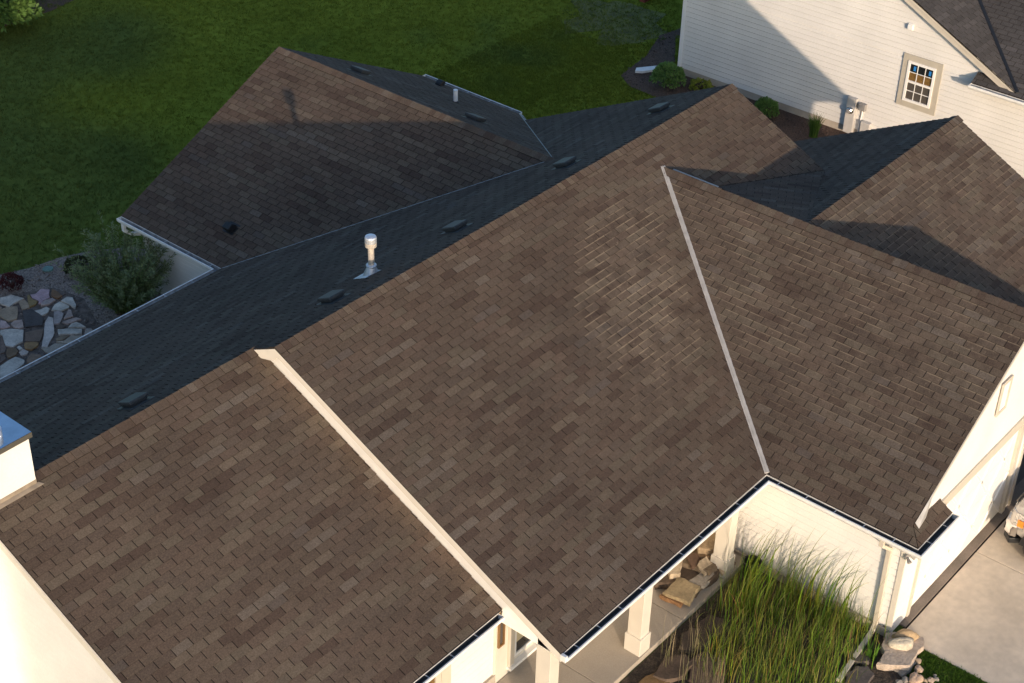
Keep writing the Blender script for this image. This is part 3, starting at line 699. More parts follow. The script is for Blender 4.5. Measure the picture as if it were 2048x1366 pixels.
# narrow window in the garage gable
def trimmed(mbname, P0, U, N, u0, u1, z0, z1, tw, mt, parent):
    fr = MB()
    wbox(fr, P0, U, N, u0 - tw, u0, z0 - tw, z1 + tw, .012, .04); wbox(fr, P0, U, N, u1, u1 + tw, z0 - tw, z1 + tw, .012, .04)
    wbox(fr, P0, U, N, u0, u1, z0 - tw, z0, .012, .04); wbox(fr, P0, U, N, u0, u1, z1, z1 + tw, .012, .04)
    return part(mbname, fr, mt, parent, bevel=.003)
wn = part("window", bx((0, -9.02, 0), (1, 0, 0), (0, -1, 0), 9.02, 9.34, 3.46, 4.10, .0, .022), MT['vinyl'], house)
trimmed("window_trim", (0, -9.02, 0), (1, 0, 0), (0, -1, 0), 9.04, 9.32, 3.48, 4.08, .065, MT['tan'], wn)
# porch window with cream blind, side light
P0, U, N = (0, -4.46, 0), (1, 0, 0), (0, -1, 0)
wn = part("window", bx(P0, U, N, 1.0, 2.4, .42, 2.05, 0, .01), MT['glass'], house)
b = MB()
for a in ((.86, 1.0, .3, 2.2), (2.4, 2.52, .3, 2.2), (1.0, 2.4, 2.05, 2.2)): wbox(b, P0, U, N, *a, 0, .05)
part("window_trim", b, MT['tan'], wn, bevel=.004)
b = MB()
for a in ((1.0, 1.06, .42, 2.05), (2.34, 2.4, .42, 2.05), (1.06, 2.34, .42, .48), (1.06, 2.34, 2.0, 2.05), (1.68, 1.73, .48, 2.0)): wbox(b, P0, U, N, *a, .012, .035)
part("window_frame", b, MT['vinyl'], wn)
part("blind", bx(P0, U, N, 1.08, 2.32, .72, 2.0, .011, .016), MT['blinds'], wn)
part("window_sill", bx(P0, U, N, .84, 2.54, .24, .30, 0, .10), MT['vinyl'], wn, bevel=.005)
wn = part("side_light", bx(P0, U, N, .60, .70, 1.0, 2.1, 0, .02), MT['glassgrey'], house)
b = MB()
for a in ((.575, .60, .95, 2.15), (.70, .735, .95, 2.15), (.60, .70, .95, 1.0), (.60, .70, 2.1, 2.15)): wbox(b, P0, U, N, *a, 0, .04)
part("window_frame", b, MT['brown'], wn)
wn = part("window", bx((0, -4.4, 0), (1, 0, 0), (0, -1, 0), -2.5, -.95, .8, 2.2, 0, .012), MT['glassamber'], house)
b = MB()
for a in ((-2.6, -2.5, .7, 2.3), (-.95, -.82, .7, 2.3), (-2.5, -.95, .7, .8), (-2.5, -.95, 2.2, 2.3), (-1.76, -1.7, .8, 2.2)): wbox(b, (0, -4.4, 0), (1, 0, 0), (0, -1, 0), *a, 0, .04)
part("window_frame", b, MT['tan'], wn)
# porch columns
for x in (0.10, 2.72, 5.42):
    b = MB(); b.box(x, x + .25, -5.95, -5.66, .12, 2.2); c = part("porch_column", b, MT['cream'], house, bevel=.008)
    b = MB(); b.box(x - .03, x + .28, -5.98, -5.63, .12, .52); part("column_base", b, MT['cream'], c, bevel=.012)

# chimney on the left gable end
b = MB(); b.box(-6.0, -4.555, .42, 1.75, 0.0, 5.94); ch = part("chimney", b, MT['siding'], house)
MT['capedge'] = mat("weathered_cap_edge", (0.075, 0.072, 0.062), 0.5)
MT['flashtan'] = mat("dull_tan_flashing", (0.27, 0.225, 0.175), 0.55, noise=[(9, 0.8, 1.15, 3)])
b = MB(); b.box(-6.05, -4.51, .37, 1.80, 5.93, 6.02); part("chimney_cap", b, MT['capedge'], ch, bevel=.006)
b = MB(); b.prism([(-6.045, .375, 6.022), (-4.515, .375, 6.022), (-4.515, 1.795, 6.022), (-6.045, 1.795, 6.022)], (0, 0, .006)); part("cap_sheet", b, MT['capsteel'], ch)
b = MB(); b.lathe((-4.97, .72, 6.025), [(.16, 0), (.16, .12), (.14, .12), (.13, .02)], 24); part("flue", b, MT['galv'], ch, smooth=False)
b = MB(); b.lathe((-4.97, .72, 6.03), [(.128, 0), (.128, .06), (.0, .075)], 24); part("flue_lid", b, MT['valley'], ch)
b = MB()
b.prism([(-6.0, .415, zF1(.415) + .015), (-4.52, .415, zF1(.415) + .02), (-4.47, .345, zF1(.345) + .024), (-6.0, .345, zF1(.345) + .024)], (0, 0, .006))
b.prism([(-6.0, .417, 5.03), (-4.55, .417, 5.03), (-4.55, .417, 5.13), (-6.0, .417, 5.13)], (0, -.006, 0))
b.prism([(-4.553, .42, 5.03), (-4.553, 1.75, 4.5), (-4.553, 1.75, 4.62), (-4.553, .563, 5.2), (-4.553, .42, 5.16)], (.006, 0, 0))
part("chimney_flashing", b, MT['flashtan'], ch)

# vents and pipes
def box_vent(cx, cy, zf, W, N, U):
    W, N, U = V(W).normalized(), V(N).normalized(), V(U).normalized(); o = V((cx, cy, zf)) + N * .012
    b = MB(); b.obox(o - U * .24 - W * .24, U * .48, W * .48, N * .008)
    v = part("roof_vent", b, MT['vent'], house)
    b = MB(); h = MB()
    ring = lambda s, hh, dw: [o + U * (a * s * .19) + W * (c * s * .17 + dw) + N * hh for a, c in ((-1, -1), (1, -1), (1, 1), (-1, 1))]
    A, B, C, D = ring(1.0, .065, -.02), ring(1.02, .10, -.02), ring(.97, .112, -.02), ring(.82, .012, -.02)
    for X, Y in ((D, A), (A, B), (B, C)):
        for i in range(4): b.face([X[i], X[(i + 1) % 4], Y[(i + 1) % 4], Y[i]])
    b.face(C); part("vent_hood", b, MT['vent'], v)
for (x, y) in ((-2.09, 1.13), (2.075, .72), (5.425, .745), (8.96, .85), (12.44, .94)):
    box_vent(x, y, zB(y), (0, -1, pk), (0, pk, 1), (-1, 0, 0))
for (x, y) in ((10.74, 8.55), (10.58, 4.757)): box_vent(x, y, zBF(x), (-1, 0, pb), (pb, 0, 1), (0, 1, 0))
def goose(cx, cy, zf, W, N, U, s=1.0):
    W, N, U = V(W).normalized(), V(N).normalized(), V(U).normalized(); o = V((cx, cy, zf)) + N * .012
    b = MB(); b.obox(o - U * .14 * s - W * .12 * s, U * .28 * s, W * .26 * s, N * .006)
    v = part("exhaust_hood", b, MT['black'], house)
    b = MB(); b.prism([o - U * .09 * s + W * .09 * s, o - U * .09 * s - W * .10 * s + N * .03, o - U * .09 * s - W * .11 * s + N * .15 * s, o - U * .09 * s + W * .02 * s + N * .16 * s, o - U * .09 * s + W * .09 * s + N * .07], U * .18 * s)
    part("hood_shell", b, MT['black'], v, bevel=.02)
goose(5.363, 7.297, zBN(5.363), (1, 0, pb), (-pb, 0, 1), (0, -1, 0), 1.15)
goose(14.05, 8.93, zBF(14.05), (-1, 0, pb), (pb, 0, 1), (0, 1, 0), 1.0)
# flue vent pipe with storm collar and cone flashing
bx_, by_ = 3.297, 0.967; bz = zB(by_)
b = MB(); b.tube([(bx_, by_, bz), (bx_, by_, bz + .80)], .058, 20); vp = part("vent_pipe", b, MT['pipe'], house, smooth=False)
b = MB(); b.lathe((bx_, by_, bz + .58), [(.085, 0), (.108, .02), (.112, .10), (.112, .105)], 24); part("pipe_cap_skirt", b, MT['pipe'], vp)
b = MB(); b.lathe((bx_, by_, bz + .688), [(.110, 0), (.112, .09), (.100, .115), (.02, .125)], 24); part("pipe_cap", b, MT['galv'], vp)
b = MB(); b.lathe((bx_, by_, bz - .06), [(.16, 0), (.15, .06), (.085, .22), (.078, .235), (.10, .24), (.10, .262), (.062, .275)], 24); part("pipe_collar", b, MT['galv'], vp, smooth=True)
b = MB(); o = V((bx_, by_, bz)); Wv = V((0, -1, pk)).normalized()
b.prism([o + V((-.24, 0, 0)) - Wv * .26 + nB * .014, o + V((.14, 0, 0)) - Wv * .26 + nB * .014, o + V((.14, 0, 0)) + Wv * .14 + nB * .014, o + V((-.24, 0, 0)) + Wv * .14 + nB * .014], nB * .005); part("flashing_plate", b, MT['galv'], vp)
b = MB(); zz = zBF(12.256); b.tube([(12.256, 6.789, zz), (12.256, 6.789, zz + .34)], .055, 16); pv = part("plumbing_vent", b, MT['pvc'], house)
b = MB(); b.lathe((12.256, 6.789, zz - .05), [(.13, 0), (.09, .07), (.06, .10)], 16); part("vent_boot", b, MT['black'], pv)
# flood light at the garage corner
b = MB(); b.lathe((6.17, -9.035, 1.98), [(.05, 0), (.05, .02), (.03, .03)], 12, axis=(0, -1, 0)); fl = part("flood_light", b, MT['meterdark'], house)
for sx in (-1, 1):
    b = MB(); b.tube([(6.17, -9.05, 1.98), (6.17 + sx * .05, -9.09, 1.97), (6.17 + sx * .09, -9.15, 1.94)], [.012, .025, .042], 10); part("lamp_head", b, MT['meterdark'], fl)
# step flashing where the rake runs out on the corner return
b = MB(); b.prism([(6.30, -9.015, zWN(6.30) + .012), (6.30, -9.10, zP(-9.10) + .014), (6.62, -9.06, zP(-9.06) + .014), (6.86, -9.015, zWN(6.86) + .02)], (0, 0, .006)); part("step_flashing", b, MT['valley'], house)

# ================================================================== the neighbours' house
nb = root("house", (26.0, 2.0, 0.0), "pale sided gable house with greige window trim behind the brown roofs", "house")
WX = 23.3
zNF = lambda y: 5.67 - 0.5 * (2.7 - y)
zNB = lambda y: 5.67 - 0.5 * (y - 2.7)
w = MB(); w.prism([(WX, 7.57, -.05), (WX, -9, -.05), (WX, -9, 2.7), (WX, -3.0, 2.7), (WX, 2.7, 5.55), (WX, 7.57, 3.12)], (0.12, 0, 0)); nw = part("wall", w, MT['siding2'], nb)
boards(nw, (WX, 0, 0), (0, -1, 0), (-1, 0, 0), [[(-7.47, 0.22), (9, 0.22), (9, 2.72), (-7.47, 2.72)], [(-7.47, 2.77), (2.9, 2.77), (2.85, 2.80), (-2.7, 5.60), (-7.47, 3.20)]], MT['siding2'], expo=0.15, proud=0.03)
b = MB(); b.box(WX - .03, WX + .08, 7.47, 7.60, 0.17, 3.15); part("corner_board", b, MT['vinyl'], nw)
b = MB(); b.box(WX - .012, WX + .12, -9, 7.57, -.1, .21); part("foundation", b, MT['found'], nb)
w = MB(); w.prism([(WX, 7.57, 0), (36, 7.57, 0), (36, 7.57, 3.1), (WX, 7.57, 3.1)], (0, -.12, 0)); part("wall", w, MT['siding2'], nb)
w = MB(); w.prism([(36, 7.57, 0), (36, -9, 0), (36, -9, 2.7), (36, 2.7, 5.5), (36, 7.57, 3.1)], (-.12, 0, 0)); part("wall", w, MT['siding2'], nb)
# roofs: gable over the wall, front wing whose slope faces the viewer
R2 = Roof(TONES_GREY); RX = 23.02
sE = 0.55; XE = 22.93; zE = lambda x: 2.80 + sE * (x - XE)
# valley between the gable's front slope and the wing slope: zNF(y) == zE(x)
yv = lambda x: (zE(x) - 4.32) / 0.5
vb_, vt_ = (RX, yv(RX)), (28.2, yv(28.2))
R2.plane((RX, yv(RX), zNF(yv(RX))), (1, 0, 0), (0, 1, .5), (0, -.5, 1), [P3(zNF, 'y', [(RX, 2.7), (28.148, 2.7), vb_])], seed=21)
R2.deck.prism([(28.2, 2.7, 5.64), (36.3, 2.7, 5.64), (36.3, -3.0, 2.79)], (0, 0, .02))
R2.plane((XE, -9, zE(XE)), (0, -1, 0), (1, 0, sE), (-sE, 0, 1), [P3(zE, 'x', [(RX, yv(RX)), (28.15, yv(28.15)), (28.15, -9.3), (RX, -9.3)]), P3(zE, 'x', [(XE, -1.70), (RX, -1.70), (RX, -9.3), (XE, -9.3)]), P3(zE, 'x', [(RX, -1.70), (WX, -1.70), (WX, yv(RX) - .02), (RX, yv(RX) - .02)])], seed=22)
b0 = MB(); R2.deck.prism([(RX, 2.7, 5.65), (36.3, 2.7, 5.65), (36.3, 8.0, 3.0), (RX, 8.0, 3.0)], (0, 0, .02))
R2.deck.prism([(28.15, yv(28.15), zE(28.15) - .02), (28.15, -9.3, zE(28.15) - .02), (33.4, -9.3, 2.8), (33.4, yv(28.15), 2.8)], (0, 0, .02))
lay_roof(R2, nb, 200, [((RX, 2.7, 5.67), (30, 2.7, 5.67), V((0, -.5, 1)).normalized(), V((0, .5, 1)).normalized(), .15)])
b = MB()
A, B = V((vb_[0], vb_[1], zE(vb_[0]))), V((vt_[0], vt_[1], zE(vt_[0])))
d = (B - A).normalized(); sd = d.cross(V((0, 0, 1))).normalized() * .045
b.prism([A - sd + V((0, 0, .016)), B - sd + V((0, 0, .016)), B + sd + V((0, 0, .016)), A + sd + V((0, 0, .016))], (0, 0, .03)); part("valley_flashing", b, MT['black'], nb)
b = MB()
for (o, h0, h1, dx) in ((0, .0, .10, .03), (.03, .03, .24, .03)):
    b.prism([(RX + o, 2.7, 5.66 - h0), (RX + o, -2.95, zNF(-2.95) - h0), (RX + o, -2.95, zNF(-2.95) - h1), (RX + o, 2.7, 5.66 - h1)], (dx, 0, 0))
    b.prism([(RX + o, 2.7, 5.66 - h0), (RX + o, 8.0, zNB(8.0) - h0), (RX + o, 8.0, zNB(8.0) - h1), (RX + o, 2.7, 5.66 - h1)], (dx, 0, 0))
part("rake_board", b, MT['tan'], nb)
b = MB(); b.prism([(RX + .06, 2.7, 5.45), (RX + .06, -2.95, zNF(-2.95) - .21), (WX, -2.95, zNF(-2.95) - .21), (WX, 2.7, 5.45)], (0, 0, .02)); part("soffit", b, MT['cream'], nb)
gutter(nb, (XE, -1.70, 2.775), (XE, -9.3, 2.775), (-1, 0, 0), dark=False, step=.7)
b = MB(); b.box(XE, XE + .03, -9.3, -1.72, 2.62, 2.775); b.box(XE + .03, WX, -9.3, -1.75, 2.60, 2.615); part("eave_fascia", b, MT['cream'], nb)
b = MB(); b.prism([(XE, -1.71, 2.62), (WX, -1.71, 2.62), (WX, -1.71, zE(WX) - .01), (XE, -1.71, zE(XE) - .01)], (0, -.02, 0)); part("return_end", b, MT['cream'], nb)
# the window
P0, U, N = (WX - .022, 0, 0), (0, -1, 0), (-1, 0, 0)
wn = part("window", bx(P0, U, N, -.26, .56, 1.56, 2.72, .015, .024), MT['black'], nb)
trimmed("window_trim", P0, U, N, -.26, .56, 1.56, 2.72, .17, MT['greige'], wn)
b = MB()
for a in ((-.26, -.19, 1.56, 2.72), (.49, .56, 1.56, 2.72), (-.19, .49, 1.56, 1.63), (-.19, .49, 2.65, 2.72), (-.19, .49, 2.11, 2.17)): wbox(b, P0, U, N, *a, .024, .065)
part("window_frame", b, MT['vinyl'], wn, bevel=.003)
b = MB()
for k in (1, 2): wbox(b, P0, U, N, -.19 + k * .2267 - .009, -.19 + k * .2267 + .009, 1.63, 2.65, .030, .042)
for z in (1.87, 2.41): wbox(b, P0, U, N, -.19, .49, z - .009, z + .009, .028, .041)
part("muntin", b, MT['vinyl'], wn)
for r, (z0, z1, mm) in enumerate(((1.63, 1.87, 'glassgrey'), (1.87, 2.11, 'glassgrey'), (2.17, 2.41, 'glassamber'), (2.41, 2.65, 'glass'))):
    for k in range(3): part("pane", bx(P0, U, N, -.19 + k * .2267, -.19 + (k + 1) * .2267, z0, z1, .0245, .028), MT[mm], wn)
for k in (0, 2): part("tape_mark", bx(P0, U, N, -.19 + (k + .45) * .2267, -.19 + (k + .75) * .2267, 2.46, 2.59, .0285, .030), MT['tape'], wn)
# meter, junction boxes, dryer vent
em = part("electric_meter", bx(P0, U, N, -1.83, -1.55, .10, 1.16, .02, .15), MT['meter'], nb, bevel=.01)
b = MB(); b.lathe((WX - .15, 1.69, .80), [(.105, 0), (.105, .03), (.085, .035), (.085, .10), (.07, .115)], 20, axis=(-1, 0, 0)); part("meter_dial", b, MT['chrome'], em)
b = MB(); b.lathe((WX - .266, 1.69, .80), [(.066, 0), (.05, .006)], 20, axis=(-1, 0, 0)); part("dial_face", b, MT['meterdark'], em)
jb = part("junction_box", bx(P0, U, N, -1.47, -1.26, .88, 1.08, .02, .15), MT['meterdark'], nb, bevel=.012)
b = MB(); b.tube([(WX - .06, 1.37, .88), (WX - .06, 1.37, .70), (WX - .06, 1.40, .45), (WX - .06, 1.40, .05)], .018, 8); part("conduit", b, MT['vinyl'], jb)
part("utility_box", bx(P0, U, N, -1.31, -1.03, .12, .58, .02, .16), MT['meter'], nb, bevel=.012)
dv_ = part("wall_vent", bx(P0, U, N, -.45, -.29, 3.55, 3.73, .02, .05), MT['vinyl'], nb, bevel=.006)
part("vent_hood", bx(P0, U, N, -.44, -.30, 3.57, 3.71, .05, .10), MT['vinyl'], dv_, bevel=.008)

# ================================================================== vegetation helpers
def leaf_quad(mb, p, d, side, L, W, col):
    d, side = d.normalized(), side.normalized(); m_ = p + d * (L * .5)
    mb.face([p, m_ + side * W * .5, p + d * L, m_ - side * W * .5], col)
def rv(rg): 
    while True:
        v = V((rg.uniform(-1, 1), rg.uniform(-1, 1), rg.uniform(-1, 1)))
        if .01 < v.length < 1: return v.normalized()
def mix(a, b, t): return tuple(x + (y - x) * t for x, y in zip(a, b))
def round_bush(name, c, r, h, n, L, cols, label, cat, seed, group=None, per=5, cover=.75):
    rg = random.Random(seed); o = root(name, c, label, cat, group); c = V(c)
    lf = MB()
    for i in range(n):
        d = rv(rg); d.z = d.z if d.z > -.25 else -d.z * .6
        d.normalize(); k = rg.uniform(cover, 1.03) * (1 + .07 * math.sin(5 * d.x + 3 * d.y + seed) + .06 * math.sin(7 * d.z + 4 * d.y))
        q = c + V((d.x * r * k, d.y * r * k, h * .45 + d.z * h * .55 * k))
        col = mix(cols[0], cols[1], rg.random())
        for j in range(per):
            dd = (d + rv(rg) * .9).normalized(); leaf_quad(lf, q, dd, dd.cross(rv(rg)), L * rg.uniform(.7, 1.2), L * .55, mix(col, cols[2], rg.random() * .4))
    part("foliage", lf, MT['leaf'], o)
    st = MB()
    for k in range(7):
        a = rg.uniform(0, 6.28); q = V((math.cos(a) * r * .6, math.sin(a) * r * .6, h * .7)); st.tube([c, c + q * .5 + V((0, 0, h * .1)), c + q], [.02, .014, .006], 5)
    part("stem", st, MT['bark'], o)
    return o
G_BR, G_BR2, G_YEL = (0.085, 0.175, 0.032), (0.14, 0.26, 0.055), (0.20, 0.30, 0.08)
round_bush("round_shrub", (22.25, 7.22, 0.0), .47, .72, 900, .075, ((.095, .19, .045), (.17, .30, .08), (.24, .36, .12)), "round bright green shrub at the corner of the pale sided wall", "shrub", 3, cover=.8)
round_bush("round_shrub", (22.62, 4.05, 0.0), .33, .50, 560, .07, ((.08, .17, .04), (.14, .26, .06), (.2, .3, .09)), "green shrub half hidden behind the main roof's gable edge", "shrub", 4)
round_bush("low_plant", (22.85, 6.45, 0.0), .30, .22, 120, .09, ((.16, .22, .03), (.30, .33, .05), (.4, .4, .08)), "low yellow green plant between the round shrub and the roof peak", "plant", 5)
round_bush("barberry_shrub", (2.80, 12.30, 0.0), .27, .36, 420, .045, ((.060, .016, .018), (.10, .025, .028), (.13, .04, .04)), "small dark red shrub in the gravel bed above the flagstones", "shrub", 6)
round_bush("dark_shrub", (4.35, 11.75, 0.0), .36, .30, 420, .06, ((.030, .040, .016), (.05, .062, .022), (.07, .07, .03)), "low dark shrub in the gravel bed beside the feathery willow", "shrub", 7)
round_bush("garden_shrub", (11.6, 25.3, 0.0), 1.35, 1.5, 1500, .20, ((.06, .125, .028), (.115, .215, .05), (.17, .28, .08)), "leafy light green shrub cut off by the top left corner", "shrub", 8, per=6)
round_bush("garden_shrub", (13.4, 28.2, 0.0), 1.2, 1.3, 700, .22, ((.03, .05, .02), (.05, .08, .03), (.06, .1, .03)), "dark shrub behind the light green one at the top left corner", "shrub", 9, per=6)

def arching_tuft(name, c, n, L, cols, label, cat, seed, wd=.018, lean=(0, 0), spread=.8, group=None):
    rg = random.Random(seed); o = root(name, c, label, cat, group); mb = MB(); c = V(c)
    for i in range(n):
        a = rg.uniform(0, 6.28); l = L * rg.uniform(.6, 1.1); s = rg.uniform(.2, 1) * spread
        blade(mb, c + V((math.cos(a), math.sin(a), 0)) * rg.uniform(0, .12), V((math.cos(a) * s + lean[0], math.sin(a) * s + lean[1], 0)), l, wd, mix(cols[0], cols[1], rg.random()), rg)
    part("leaves", mb, MT['grass'], o); return o
def blade(mb, p, bend, L, W, col, rg, n=5, tip=None):
    side = V((rg.uniform(-1, 1), rg.uniform(-1, 1), .15)).normalized(); prev = None; q = V(p); d = V((rg.uniform(-.08, .08), rg.uniform(-.08, .08), 1)).normalized()
    b = bend * (1.7 / n); P = []
    for i in range(n + 1):
        w_ = W * (1 - (i / n) ** 2.2) * .5 + .0006; P.append((q + side * w_, q - side * w_)); d = (d + b * (i / n) + V((0, 0, -.05 * bend.length * i / n))).normalized(); q = q + d * (L / n)
    for i in range(n):
        cc = mix(col, tip, (i / n) ** 2) if tip else col
        mb.face([P[i][0], P[i + 1][0], P[i + 1][1], P[i][1]], cc)
arching_tuft("daylily_tuft", (22.45, 2.35, 0.0), 230, .68, ((.055, .12, .025), (.13, .22, .05)), "spiky arching grass like tuft in mulch below the meter boxes", "plant", 12, .026, spread=1.25)
arching_tuft("seedling", (5.50, -9.02, 0.0), 26, .34, ((.09, .2, .03), (.15, .3, .05)), "small leafy green sprout beside the downspout foot", "plant", 13, .05)

# willow by the back corner
wl = root("willow_shrub", (3.95, 9.55, 0.0), "large feathery grey green willow shrub by the white back corner", "shrub")
rg = random.Random(21); stm = MB(); lf = MB(); c = V((3.95, 9.55, 0.0))
for i in range(300):
    a = rg.uniform(0, 6.28); s = rg.uniform(.1, 1.05); L = (rg.uniform(.9, 2.05) if i > 34 else rg.uniform(1.9, 2.6)) * (1.08 - .28 * s)
    d = V((math.cos(a) * s * .58, math.sin(a) * s * .58, 1)).normalized(); q = c + V((math.cos(a), math.sin(a), 0)) * rg.uniform(0, .25); path = [q.copy()]; n = 9
    hue = rg.random()
    for k in range(n):
        q = q + d * (L / n); d = (d + V((math.cos(a) * .05, math.sin(a) * .05, -.035 * s))).normalized(); path.append(q.copy())
    stm.tube(path, [.008 - .006 * k / n for k in range(n + 1)], 4, cap=False)
    for k in range(2, n + 1):
        for j in range(13 if k > 3 else 7):
            t = path[k - 1].lerp(path[k], rg.random()); ax = (path[k] - path[k - 1]).normalized(); sd = ax.cross(rv(rg)).normalized()
            dd = (ax * rg.uniform(.5, 1.0) + sd).normalized()
            base_ = mix((.085, .155, .030), (.20, .27, .085), hue * .5 + rg.random() * .5)
            leaf_quad(lf, t, dd, dd.cross(rv(rg)), rg.uniform(.075, .13), .022, mix(base_, (.24, .28, .18), .6 * (k / n) ** 3))
part("stems", stm, MT['bark'], wl); part("foliage", lf, MT['leaf'], wl)

# ------------------------------------------------------------------ lawn grass (stuff) and mulch chips (stuff)
def in_poly(x, y, P):
    r = False
    for i in range(len(P)):
        (x1, y1), (x2, y2) = P[i], P[i - 1]
        if (y1 > y) != (y2 > y) and x < (x2 - x1) * (y - y1) / (y2 - y1) + x1: r = not r
    return r
rg = random.Random(31); gm = MB(); cnt = 0
def tuft(x, y, col, s=1.0):
    for j in range(4):
        a = rg.uniform(0, 6.28); w_ = .011 * s * rg.uniform(.7, 1.3); h = .052 * s * rg.uniform(.6, 1.3); l = rg.uniform(.2, .9) * h
        px, py = x + rg.uniform(-.05, .05), y + rg.uniform(-.05, .05); ca_, sa_ = math.cos(a), math.sin(a); b_ = rg.uniform(0, 6.28)
        k = rg.uniform(.65, 1.35)
        gm.face([(px - ca_ * w_, py - sa_ * w_, 0), (px + ca_ * w_, py + sa_ * w_, 0), (px + math.cos(b_) * l, py + math.sin(b_) * l, h)], (col[0] * k, col[1] * k, col[2] * k))
tries = 0
while cnt < 46000 and tries < 300000:
    tries += 1
    x, y = rg.uniform(1.0, 30.0), rg.uniform(9.5, 29)
    if rg.random() < .25: x, y = rg.uniform(15, 26), rg.uniform(6, 13)
    u, v, z = pix((x, y, 0))
    if not (-20 < u < 2068 and -20 < v < 700): continue
    if in_poly(x, y, MULCH_A) or in_poly(x, y, MULCH_B): continue
    if (x - 25.0) ** 2 / 2.0 + (y - 11.3) ** 2 / 3.6 < 1 and rg.random() < .72: continue
    if 4.4 < x < 14.7 and y < 10.2: continue
    if x > 23.2 and y < 7.6: continue
    tuft(x, y, sward(x, y)); cnt += 1
for k in range(5200):      # the little front lawn beside the driveway
    x, y = rg.uniform(3.6, 6.31), rg.uniform(-11.6, -9.45)
    if y > -9.3 - (6.3 - x) * .5: continue
    tuft(x, y, (.075, .15, .022), .9)
solo("lawn_grass", gm, MT['grass'], None, None, kind='stuff')
def chips(name, P, n, cols, L, rg, z=.012):
    xs = [q[0] for q in P]; ys = [q[1] for q in P]; mb = MB(); k = 0; t = 0
    while k < n and t < n * 12:
        t += 1; x, y = rg.uniform(min(xs), max(xs)), rg.uniform(min(ys), max(ys))
        if not in_poly(x, y, P): continue
        u, v, zz = pix((x, y, 0))
        if not (-10 < u < 2058 and -10 < v < 1376): continue
        d = rv(rg); d.z *= .35; sd = rv(rg); sd.z *= .35; l = L * rg.uniform(.5, 1.4)
        mb.obox((x, y, z + rg.uniform(0, .02)), d * l, sd * l * .45, V((0, 0, L * .18)), mix(cols[0], cols[1], rg.random() ** 2)); k += 1
    return solo(name, mb, MT['chip'], None, None, kind='stuff')
chips("mulch_chips", MULCH_A, 1500, ((.035, .022, .018), (.13, .10, .085)), .055, rg)
chips("gravel_chips", MULCH_B, 3200, ((.06, .045, .038), (.34, .29, .25)), .05, rg)
wd = MB()
for k in range(260):
    a = rg.uniform(0, 6.28); r_ = math.sqrt(rg.random()); x, y = 25.0 + 1.5 * r_ * math.cos(a), 11.3 + 2.0 * r_ * math.sin(a)
    for j in range(4):
        dd = V((rg.uniform(-1, 1), rg.uniform(-1, 1), rg.uniform(.1, .7))).normalized(); leaf_quad(wd, V((x, y, .01)), dd, dd.cross(rv(rg)), rg.uniform(.05, .11), .03, mix((.09, .12, .02), (.17, .21, .05), rg.random() ** 2))
solo("weeds", wd, MT['leaf'], None, None, kind='stuff')
# splash block and a bit of red timber by the far bed
b = MB(); b.prism([(22.40, 8.52, .02), (22.52, 8.34, .02), (22.62, 8.28, .02), (23.22, 7.78, .10), (23.34, 7.92, .10), (22.78, 8.50, .02), (22.60, 8.62, .02)], (0, 0, .07))
solo("downspout_extension", b, MT['white'], "white downspout extension lying behind the round green shrub", "downspout", base=(22.9, 8.2, 0))
b = MB(); b.box(27.0, 27.9, 11.5, 11.7, 0, .28); b.box(27.0, 27.9, 11.3, 11.7, .28, .33); solo("garden_bench", b, MT['red'], "dark red timber bench at the top edge of the lawn", "bench", base=(27.4, 11.5, 0))
b = MB(); b.lathe((3.86, 12.36, 0.0), [(.13, 0), (.13, .035), (.115, .05), (.02, .058)], 20); solo("valve_cover", b, MT['disc'], "round green cover disc on the edge of the gravel bed", "cover", base=(3.86, 12.36, 0))

